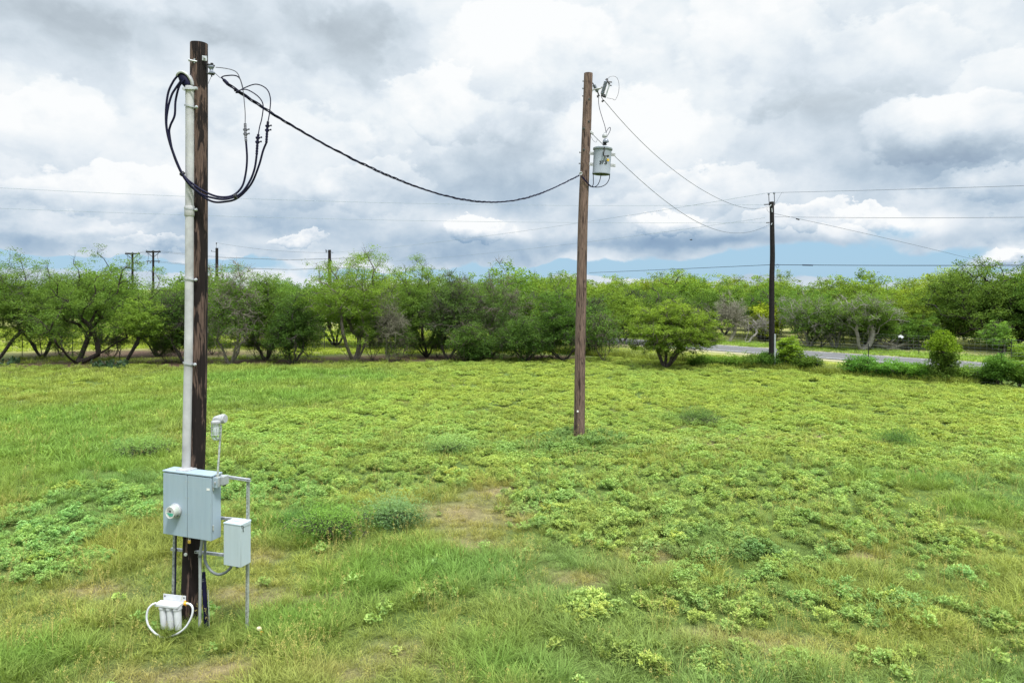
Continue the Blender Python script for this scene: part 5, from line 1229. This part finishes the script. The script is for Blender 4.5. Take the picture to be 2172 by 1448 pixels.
# ================================================================ third pole, far poles, lines
def far_poles():
    Y = 37.2; m = Y/F
    o = thing('utility_pole', P(1637, 783, Y), 'slim black wooden utility pole by the road fence with two pin insulators on top', 'utility pole')
    cs = [P(x, y, Y) for x, y in ((1637,428),(1638,500),(1638.5,545),(1637,600),(1637,700),(1637,790))]
    pole_mesh(cs, (4.4*m, 6*m), 18, 3).build('shaft', M['wood_black'], o, True)
    for px, py in ((1630.5,410.5),(1642,409)):
        q = MB(); q.tube([P(px+1.2, 436, Y-.05), P(px, py, Y)], .02, 6); pin = q.build('insulator_pin', M['black'], o, True)
        q = MB(); q.lathe(P(px, py+2.5, Y), (0,0,1), [(0,.03),(.01,.06),(.04,.065),(.06,.04),(.075,.055),(.10,.045),(.12,.02)], 12); q.build('pin_insulator', M['porcelain'], pin, True)
    q = MB(); q.tube([P(1620.5,434,Y), P(1631,433.5,Y)], .028, 8); q.build('dead_end_insulator', M['black'], o, True)
    q = MB(); q.tube([P(1625,472.5,Y), P(1632,472,Y)], .026, 8); q.build('dead_end_insulator', M['black'], o, True)
    q = MB(); q.tube([P(1631,440,Y-.15), P(1636,434,Y-.16)], .025, 6); q.build('bracket', M['galv'], o, True)
    q = MB(); q.tube([P(1637,442,Y-.14), P(1638,450,Y-.14)], .03, 6); q.build('bracket', M['galv'], o, True)
    q = MB(); q.tube([P(1635.5,477,Y-.15), P(1638,473,Y-.15)], .02, 6); q.build('bracket', M['galv'], o, True)
    A3 = (P(1637,500,Y).x, Y)
    LN = M['line_wire']; g = 'overhead lines'
    r = .0085
    def ln(pix, B, A=A3, rr=r, mat=LN, lab='', deg=2, nm='power_line'):
        return wire(nm, planar(pix, B, A, deg, 40), rr, mat, lab, 'power line', g)
    LL = (-34.0, 27.0)      # next pole off the left edge
    def lp(px): return px
    BL = (LL[0]*1.08, LL[1]+.8)
    ln([(-120,392),(0,401),(395,416),(800,429),(1230,437),(1450,436),(1622,434)], BL, lab='upper of the two near level lines crossing the sky at the left', rr=.0075, mat=M['faint_wire'])
    ln([(-120,437),(0,443),(395,456),(800,466),(1225,472.5),(1450,473),(1626,472)], BL, lab='lower of the two near level lines crossing the sky at the left', rr=.0075, mat=M['faint_wire'])
    F1 = (P(699,530,78).x, 78)      # far pole 1
    F2 = (P(460,526,84).x, 84)
    ln([(700,536),(900,517),(1100,491),(1250,469),(1400,448),(1520,429),(1600,413),(1630,409)], F1, lab='line from the far left-of-centre pole up to the pin insulators of the black pole', rr=.009, mat=M['faint_wire'])
    ln([(700,560),(850,553),(1000,540),(1250,513),(1400,494),(1520,477),(1622,462)], F1, lab='line from the far left-of-centre pole to the black pole, below its top', rr=.008, mat=M['faint_wire'])
    ln([(460,515),(520,524),(600,533),(699,536)], F2, F1, lab='sagging far line between the two single far poles', rr=.012)
    ln([(1250,578.5),(1400,572),(1520,567),(1637,561.5)], (P(1130,590,62).x, 62), lab='dark telephone line left of the black pole, just above the trees', rr=.014, mat=M['dark_line'], nm='telephone_line')
    ln([(1641,561.5),(1800,562.5),(1950,563),(2085,563),(2400,561)], A3, (P(2400,561,27).x, 27), rr=.016, mat=M['dark_line'], lab='thick dark telephone line right of the black pole, just above the trees', nm='telephone_line')
    q = MB(); q.tube(planar([(1702,562.2),(1715,562.3),(1724,562.6)], A3, (P(2400,561,27).x, 27), 1, 6), .032, 8); tag(q.build('cable_splice', M['dark_line'], None, True), 'thick sleeve on the telephone line right of the black pole', 'cable splice')
    q = MB(); c = P(1649,564,Y-.1); q.tube([c + Vector((math.cos(t)*.085, 0, math.sin(t)*.09)) for t in np.linspace(0, 2*PI, 20)], .010, 6, False); tag(q.build('cable_coil', M['dark_line'], None, True), 'small ring of cable hanging right of the black pole', 'cable')
    R1 = (P(2500,380,25).x, 25)
    ln([(1630,409),(1642,407.5),(1750,405.5),(1900,402),(2172,395),(2500,383)], A3, R1, lab='topmost line right of the black pole')
    ln([(1643,460),(1800,461.5),(2000,462),(2172,461),(2500,457)], A3, R1, lab='level line right of the black pole, crossing the white cloud')
    O2 = (P(2100,559,46).x, 46)
    ln([(1642,453),(1700,467),(1800,488),(1900,510),(2000,533),(2092,557)], A3, O2, lab='line falling from the black pole to the big oak at the right', rr=.0095)
    q = MB(); a = planar([(1689,464),(1695,466)], A3, O2, 1, 2); q.tube(a, .035, 8); tag(q.build('line_clamp', M['black'], None, True), 'dark sleeve on the line falling to the big oak', 'cable splice')
    wire('jumper', smooth([P(1643,434,Y), P(1649,425,Y), P(1655,414,Y), P(1659,408,Y), P(1662,409,Y)], 5), .007, LN, 'thin wire hooking up to the right from the top of the black pole')
    wire('jumper', smooth([P(1632,437,Y), P(1627,441,Y), P(1628,447,Y), P(1634,452,Y)], 5), .007, LN, 'thin looped wire left of the top of the black pole')
    # from the transformer pole to the black pole
    S = (P(1281,213,19.75).x, 19.75)
    ln([(1281,213),(1310,246),(1355,294),(1400,338),(1450,378),(1500,409),(1550,431),(1600,444),(1628,438)], S, lab='thin line sagging from the fuse cutout to the black pole, upper one', deg=4)
    S2 = (P(1256,284,19.75).x, 19.75)
    ln([(1256,284),(1275,303),(1306,333),(1350,375),(1400,417),(1450,455),(1500,480),(1545,493),(1585,493),(1634,475)], S2, lab='thin line sagging from above the transformer to the black pole, lower one', deg=4)
    # single far poles
    for (px, pt, Yd, r_, lab, arm) in ((460,526,84,.17,'far dark utility pole showing above the trees just right of the nearest pole',0), (699,530,78,.17,'far dark utility pole showing above the bright mesquite left of centre',1)):
        o = thing('far_utility_pole', (P(px,600,Yd).x, Yd, 0), lab, 'utility pole', 'single far poles above the tree line')
        q = MB(); q.tube([(P(px,600,Yd).x, Yd, -.3), P(px, pt, Yd)], [r_*1.25, r_], 10); q.build('shaft', M['wood_black'], o, True)
        q = MB()
        if arm == 0: q.tube([P(449,533,Yd), P(458,534,Yd)], .03, 5); q.tube([P(448.5,530.5,Yd), P(449,534,Yd)], .03, 5); q.tube([P(458.8,517.5,Yd), P(459.2,526,Yd)], .02, 5); q.tube([P(459,514.5,Yd), P(459,518,Yd)], .06, 6)
        else: q.tube([P(692,532,Yd), P(697,534,Yd)], .03, 5); q.tube([P(691.3,529,Yd), P(692,536,Yd)], .045, 5); q.tube([P(701,535,Yd), P(707,536,Yd)], .035, 5)
        q.build('line_hardware', M['black'], o, True)
    for px, pt, Yd, lab in ((281,536,118,'far crossarm pole, the left one of the pair above the trees'), (325,532,112,'far crossarm pole, the right one of the pair above the trees')):
        m = Yd/F; o = thing('crossarm_pole', (P(px,600,Yd).x, Yd, 0), lab, 'utility pole', 'pair of far crossarm poles')
        q = MB(); q.tube([(P(px,600,Yd).x, Yd, -.3), P(px, pt-.5, Yd)], [.20, .16], 10); q.build('shaft', M['wood_black'], o, True)
        q = MB(); q.box(P(px, pt+2, Yd-.16), (15.5*m, 0, 0), (0,.07,0), (0,0,.12)); q.build('crossarm', M['wood_black'], o)
        q = MB(); q.box(P(px, pt+22.5 if px < 300 else pt+21.5, Yd-.16), (14.5*m, 0, 0), (0,.05,0), (0,0,.05)); q.build('crossarm', M['wood_black'], o)
        for s in (-1, 1):
            q = MB(); q.tube([P(px+s*12, pt+4, Yd-.2), P(px+s*1.5, pt+13, Yd-.2)], .045, 5); q.build('brace', M['wood_black'], o)
        for s in (-12, -6, 12):
            q = MB(); q.lathe(P(px+s, pt+24.5, Yd-.16), (0,0,1), [(-.12,.05),(0,.12),(.12,.11),(.25,.12),(.33,.06)], 8); q.build('insulator', M['porcelain'], o, True)
        for s in (-14, 0, 13):
            q = MB(); q.lathe(P(px+s, pt, Yd-.16), (0,0,1), [(0,.05),(.12,.06),(.18,.03)], 8); q.build('insulator', M['porcelain'], o, True)
        wire('far_jumper', smooth([P(px-13, pt+2, Yd-.3), P(px-10, pt+12, Yd-.3), P(px-12, pt+22, Yd-.3)], 5), .03, LN, 'wire drop on the left side of the %s far crossarm pole' % ('left' if px < 300 else 'right'))
        wire('far_jumper', smooth([P(px+12, pt+2, Yd-.3), P(px+9, pt+12, Yd-.3), P(px+12, pt+22, Yd-.3)], 5), .03, LN, 'wire drop on the right side of the %s far crossarm pole' % ('left' if px < 300 else 'right'))
    for i, (dy, dx) in enumerate(((0,-13),(0,12),(22,-12),(22,12))):
        a = P(325+dx, 532+dy, 112)
        wire('far_line', [a, a + Vector((9, 3, -.9)), a + Vector((20, 7, -1.2)), a + Vector((34, 12, -.5))], .022, LN, ('upper front line', 'upper rear line', 'lower front line', 'lower rear line')[i] + ' running right from the far crossarm poles', 'power line', 'far lines from the crossarm poles')
        b = P(281+dx, 536+dy, 118)
        wire('far_line', [b, (a+b)/2 + Vector((0,0,-.25)), a], .022, LN, ('upper left line', 'upper right line', 'lower left line', 'lower right line')[i] + ' between the two far crossarm poles', 'power line', 'far lines from the crossarm poles')

# ================================================================ fences
def fence(name, line, posts, h, label, group=None, mesh=True, wires=(.15,.3,.45,.6,.75,.9,1.05,1.2), vstep=.3, r=.0035, vr=.0025, barb=True):
    o = thing(name, (line[0][0], line[0][1], 0), label, 'fence', group)
    for x, y in posts:
        mb = MB(); mb.box((x, y, h*.5), (.022,0,0), (0,.004,0), (0,0,h*.5)); mb.box((x, y-.016, h*.5), (.004,0,0), (0,.016,0), (0,0,h*.5)); mb.build('post', M['dark_metal'], o)
    mb = MB(); P0 = [Vector((*p, 0)) for p in line]
    for a, b in zip(P0[:-1], P0[1:]):
        for z in list(wires) + ([h-.06, h-.2] if barb else []): mb.tube([a + Vector((0,0,z)), b + Vector((0,0,z))], r, 3, False)
        n = int((b-a).length/vstep)
        if mesh:
            for i in range(n): 
                p = a + (b-a)*i/n; mb.tube([p + Vector((0,0,.08)), p + Vector((0,0,wires[-1]))], vr, 3, False)
    mb.build('wire_mesh', M['galv_dull'], o)
    return o
def fences():
    R = [G(1250,748), G(1293,755), G(1500,768), G(1648,783), G(1842,797), G(2125,820), (26.5,26.4), (31,22.2)]
    posts = [G(1293,755), G(1842,797), G(2125,820), (26.5,26.4)]
    o = fence('pasture_fence', R, posts, 1.62, 'wire mesh fence with thin dark posts along the near side of the road, right')
    x, y = G(1643.5, 784)
    mb = MB(); mb.lathe((x, y, -.1), (0,0,1), [(0,.045),(2.02,.045),(2.03,.03)], 12); q = mb.build('pipe_post', M['galv'], o, True); q['label'] = 'tall silver pipe post beside the black pole'
    L = [(-48,37), (-40,40), (-30.9,43.2), (-22,45.6), (-13.4,48.4), (-4,49), (2.5,48.2), G(1250,748)]
    ps = [(-40,40), G(47,762), G(154,757), G(255,752), G(446,746), G(688,745), G(763,743), (-4,49), (2.5,48.2)]
    fence('rear_fence', L, ps, 1.6, 'wire fence with thin dark posts behind the mesquites, left', vstep=.6, wires=(.3,.6,.9,1.2))
    line = []; posts = []
    for s in np.arange(-30, 32, 5.0):
        p, q, d = roadp(s); p = p + q*6.9; line.append((p.x, p.y)); posts.append((p.x, p.y))
    fence('roadside_fence', line, posts, 1.35, 'wire mesh fence on the far side of the road in front of the thicket', wires=(.2,.45,.7,.95,1.15), r=.004, vr=.003)
def bird():
    c = P(1466, 509, 60); mb = MB()
    mb.lathe(c - Vector((.12,0,0)), (1,0,.1), [(0,.005),(.05,.03),(.12,.04),(.2,.025),(.26,.004)], 8); b = mb
    for s in (-1, 1): mb.add([c + Vector((-.03,0,.02)), c + Vector((.05,0,.02)), c + Vector((.0,s*.16,.10)), c + Vector((-.06,s*.30,.06)), c + Vector((-.03,0,0)), c + Vector((.05,0,0)), c + Vector((.0,s*.16,.09)), c + Vector((-.06,s*.30,.055))], [(0,1,2,3),(7,6,5,4),(0,4,5,1),(1,5,6,2),(2,6,7,3),(3,7,4,0)])
    tag(mb.build('bird', M['black'], None, True), 'tiny dark bird flying below the clouds left of the black pole', 'bird')
first_pole(); cabinet(); cover_boxes(); drip_loops(); second_pole(); far_poles(); fences(); bird()
# ================================================================ sky, sun, camera
SUN_EL, SUN_AZ = 62, 150       # azimuth clockwise from +Y (view direction)
def world():
    w = bpy.data.worlds.new('World'); sc.world = w; w.use_nodes = True; t = w.node_tree; t.nodes.clear()
    def N(typ, ins=None, **kw):
        nd = t.nodes.new(typ)
        for k, v in kw.items(): setattr(nd, k, v)
        for k, v in (ins or {}).items():
            if isinstance(v, bpy.types.NodeSocket): t.links.new(v, nd.inputs[k])
            else: nd.inputs[k].default_value = v
        return nd
    def m(op, a, b=0.0, c=0.0, cl=False): return N('ShaderNodeMath', {0: a, 1: b, 2: c}, operation=op, use_clamp=cl).outputs[0]
    def mix(f, a, b):
        nd = t.nodes.new('ShaderNodeMix'); nd.data_type = 'RGBA'
        for i, v in ((0, f), (6, a), (7, b)):
            if isinstance(v, bpy.types.NodeSocket): t.links.new(v, nd.inputs[i])
            else: nd.inputs[i].default_value = v
        return nd.outputs[2]
    def ramp(f, stops, ip='EASE'):
        nd = N('ShaderNodeValToRGB', {0: f}); cr = nd.color_ramp; cr.interpolation = ip
        while len(cr.elements) < len(stops): cr.elements.new(.5)
        for e, (p, c) in zip(cr.elements, stops): e.position = p; e.color = c if len(c) == 4 else (*c, 1)
        return nd.outputs[0]
    g = N('ShaderNodeTexCoord').outputs['Generated']
    s = N('ShaderNodeSeparateXYZ', {0: g})
    az = m('ARCTAN2', s.outputs[0], s.outputs[1]); el = m('ARCSINE', s.outputs[2])
    # clouds get flatter and smaller towards the horizon
    cv = N('ShaderNodeCombineXYZ', {0: m('MULTIPLY', az, 1.0), 1: m('MULTIPLY', el, 1.35), 2: 0.37}).outputs[0]
    def noise(vec, sc_, det=8, ro=.55, dist=0): return N('ShaderNodeTexNoise', {'Vector': vec, 'Scale': sc_, 'Detail': det, 'Roughness': ro, 'Distortion': dist})
    wn = noise(cv, 5.0, 3, .5); ws = N('ShaderNodeSeparateXYZ', {0: wn.outputs['Color']}).outputs
    wn2 = noise(cv, 16.0, 4, .6); ws2 = N('ShaderNodeSeparateXYZ', {0: wn2.outputs['Color']}).outputs
    A = m('ADD', az, m('ADD', m('MULTIPLY', m('SUBTRACT', ws[0], .5), .13), m('MULTIPLY', m('SUBTRACT', ws2[0], .5), .045)))
    E = m('ADD', el, m('ADD', m('MULTIPLY', m('SUBTRACT', ws[1], .5), .075), m('MULTIPLY', m('SUBTRACT', ws2[1], .5), .030)))
    def pe(px, py):
        a = math.atan((px-CX)/F); return a, math.atan((HZ-py)/F*math.cos(a))
    def blob(px, py, rx, ry, wt):
        a, e = pe(px, py); sx = rx/F*math.cos(a)**2; sy = ry/F*math.cos(a)
        dx = m('MULTIPLY', m('SUBTRACT', A, a), 1/sx); dy = m('MULTIPLY', m('SUBTRACT', E, e), 1/sy)
        d = m('ADD', m('MULTIPLY', dx, dx), m('MULTIPLY', dy, dy))
        return m('MULTIPLY', m('POWER', 2.718, m('MULTIPLY', d, -1.0)), wt)
    def total(lst):
        acc = None
        for b in lst:
            q = blob(*b); acc = q if acc is None else m('ADD', acc, q)
        return acc
    # cumulus heads: billowing outline, brightest along the lit upper rim, grey towards the base
    wn3 = noise(cv, 11.0, 7, .62); ws3 = N('ShaderNodeSeparateXYZ', {0: wn3.outputs['Color']}).outputs
    A3 = m('ADD', az, m('MULTIPLY', m('SUBTRACT', ws3[0], .5), .16)); E3 = m('ADD', el, m('MULTIPLY', m('SUBTRACT', ws3[1], .5), .105))
    def head(px, py, rx, ry, wt):
        a, e = pe(px, py); sx = rx/F*math.cos(a)**2; sy = ry/F*math.cos(a)
        dx = m('MULTIPLY', m('SUBTRACT', A3, a), 1/sx); dy = m('MULTIPLY', m('SUBTRACT', E3, e), 1/sy)
        d = m('ADD', m('MULTIPLY', dx, dx), m('MULTIPLY', dy, dy))
        msk = N('ShaderNodeMapRange', {0: d, 1: 1.12, 2: .80, 3: 0.0, 4: 1.0}, interpolation_type='SMOOTHSTEP').outputs[0]
        return m('MULTIPLY', msk, m('MULTIPLY_ADD', dy, wt*1.05, wt*.30))
    HD = None
    for q in ((1010,487,72,30,.34),(930,225,110,80,.24),(1120,110,190,110,.24),(1340,300,190,110,.18),(1590,110,170,140,.20),(1990,270,190,80,.26),(1840,470,80,30,.30),(1720,470,110,34,.26),(1410,480,110,26,.26),
              (1900,110,180,90,.16),(230,410,200,60,.20),(120,270,170,90,.16),(640,330,170,110,.14),(620,522,80,18,.26),(1490,400,150,55,.18),(800,400,120,70,.14),(2130,160,120,80,.14),(2090,400,130,50,.14),(330,520,90,16,.16),(2150,545,50,22,.5)):
        h_ = head(*q); HD = h_ if HD is None else m('ADD', HD, h_)
    # how bright the cloud is, place by place
    B = total(((150,30,330,60,-.36),(760,85,190,85,-.36),(450,60,150,60,-.10),(1090,320,130,80,-.20),(1010,405,190,30,-.16),(2010,345,220,45,-.34),(1820,260,110,90,-.12),(1250,150,90,80,-.08),
               (1700,220,60,110,-.12),(60,505,220,34,-.20),(560,480,230,26,-.16),(250,460,190,14,-.10),(1000,520,430,26,-.19),(850,545,230,14,-.12),(1500,517,210,17,-.34),(1300,470,80,20,-.08),(2080,430,140,40,-.16),(2050,505,200,24,-.20),
               (170,250,230,90,.12),(240,400,220,26,.14),(930,215,110,60,.20),(1060,110,130,90,.22),(1010,480,70,24,.42),(620,517,90,13,.22),(1330,260,170,90,.10),(1580,60,200,90,.24),
               (1350,60,150,60,.12),(1960,255,160,45,.24),(1850,120,170,80,.12),(2120,120,110,120,.10),(1480,400,150,50,.14),(1790,475,170,22,.36),(1420,472,90,22,.26),(1700,410,130,40,.12),(2150,545,50,12,.6),(1180,580,70,8,.35),(180,495,130,9,.18)))
    # clear sky near the horizon
    C = total(((1750,545,150,34,-1.1),(1980,545,120,22,-.75),(1560,572,260,24,-1.2),(300,557,330,12,-.95),(900,578,300,13,-1.0),(520,552,80,12,-.6),(1880,490,90,18,-.50),(1250,578,300,20,-1.0),(120,562,200,10,-.8),(2150,575,60,10,-.6),(-200,560,300,20,-.9),(2500,540,300,40,-1.0)))
    n1 = noise(cv, 4.5, 9, .56, .25).outputs[0]; n2 = noise(cv, 13, 8, .58, .3).outputs[0]
    # light comes from above: compare with the density a little higher up for soft relief
    cvu = N('ShaderNodeVectorMath', {0: cv, 1: (.012, .030, 0)}, operation='ADD').outputs[0]
    n2u = noise(cvu, 13, 8, .58, .3).outputs[0]; n1u = noise(cvu, 4.5, 6, .56, .25).outputs[0]
    rel = m('ADD', m('MULTIPLY', m('SUBTRACT', n2, n2u), .85), m('MULTIPLY', m('SUBTRACT', n1, n1u), .9))
    bri = m('ADD', .595, B)
    bri = m('ADD', bri, m('MULTIPLY', m('SUBTRACT', n1, .5), .42)); bri = m('ADD', bri, m('MULTIPLY', m('SUBTRACT', n2, .5), .10))
    # cauliflower edges of the bright cumulus heads: a few sharper-sided shapes, stronger where it is bright
    n3 = noise(cv, 3.6, 10, .55, .1).outputs[0]; cv2 = N('ShaderNodeVectorMath', {0: cv, 1: (1.7, .9, 2.0)}, operation='ADD').outputs[0]
    n4 = noise(cv2, 6.0, 10, .55, .1).outputs[0]
    p1 = N('ShaderNodeMapRange', {0: n3, 1: .475, 2: .525, 3: -.055, 4: .095}, interpolation_type='SMOOTHSTEP').outputs[0]
    p2 = N('ShaderNodeMapRange', {0: n4, 1: .49, 2: .54, 3: -.025, 4: .04}, interpolation_type='SMOOTHSTEP').outputs[0]
    bri = m('ADD', m('ADD', bri, m('MULTIPLY', rel, .5)), m('ADD', p1, p2)); bri = m('ADD', m('MULTIPLY_ADD', bri, .80, .175), HD)
    colh = ramp(bri, [(.05, lin(168,180,191)), (.30, lin(187,199,209)), (.46, lin(205,217,227)), (.60, lin(221,231,240)), (.74, lin(236,243,248)), (.95, lin(252,254,255))], 'LINEAR')
    coll = ramp(bri, [(.05, lin(130,157,188)), (.28, lin(150,176,202)), (.44, lin(178,198,217)), (.60, lin(208,221,233)), (.75, lin(232,239,246)), (.93, lin(252,254,255))], 'LINEAR')
    col = mix(N('ShaderNodeMapRange', {0: el, 1: math.radians(5), 2: math.radians(14)}).outputs[0], coll, colh)
    cov = m('ADD', m('ADD', 1.0, C), m('ADD', m('MULTIPLY', m('SUBTRACT', n1, .5), .9), m('MULTIPLY', m('SUBTRACT', n2, .5), .55)))
    covm = ramp(cov, [(.28, (0,0,0)), (.62, (1,1,1))])
    sky = N('ShaderNodeTexSky', sky_type='NISHITA'); sky.sun_disc = False; sky.sun_elevation = math.radians(SUN_EL); sky.sun_rotation = math.radians(SUN_AZ); sky.dust_density = .6; sky.air_density = 1.0
    skyc = N('ShaderNodeVectorMath', {0: sky.outputs[0], 3: .085}, operation='SCALE').outputs[0]
    skyc = mix(.80, skyc, lin(168,211,242))      # thin humid air over the blue
    vis = mix(covm, skyc, col)
    # unseen overcast above the frame, brightened to be the main soft light
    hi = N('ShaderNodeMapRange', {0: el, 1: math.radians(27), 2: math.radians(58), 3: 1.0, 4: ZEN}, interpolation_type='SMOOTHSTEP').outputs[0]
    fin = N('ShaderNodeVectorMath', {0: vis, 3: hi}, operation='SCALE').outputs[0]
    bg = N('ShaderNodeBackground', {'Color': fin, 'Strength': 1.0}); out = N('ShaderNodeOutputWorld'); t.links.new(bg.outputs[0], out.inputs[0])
    try: w.cycles.sampling_method = 'MANUAL'; w.cycles.sample_map_resolution = 512
    except Exception: pass
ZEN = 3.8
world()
sd = bpy.data.lights.new('sun', 'SUN'); sd.energy = 4.3; sd.angle = math.radians(7); sd.color = (1, .965, .90)
so = bpy.data.objects.new('sun', sd); COL.objects.link(so)
e, a = math.radians(SUN_EL), math.radians(SUN_AZ)
dv = Vector((math.sin(a)*math.cos(e), math.cos(a)*math.cos(e), math.sin(e))); so.rotation_euler = dv.to_track_quat('Z', 'Y').to_euler()
cam = bpy.data.cameras.new('camera'); cam.lens = 24; cam.sensor_width = 36; cam.clip_end = 6000; cam.clip_start = .1
cam.shift_y = -(724-HZ)/2172.0
co = bpy.data.objects.new('camera', cam); COL.objects.link(co); co.location = (0, 0, CH); co.rotation_euler = (PI/2, 0, 0); sc.camera = co
sc.view_settings.view_transform = 'Standard'; sc.view_settings.look = 'None'; sc.view_settings.exposure = 0; sc.view_settings.gamma = 1
sc.cycles.max_bounces = 4; sc.cycles.use_adaptive_sampling = True; sc.cycles.adaptive_threshold = .02; sc.cycles.diffuse_bounces = 2; sc.cycles.transmission_bounces = 4; sc.cycles.transparent_max_bounces = 6
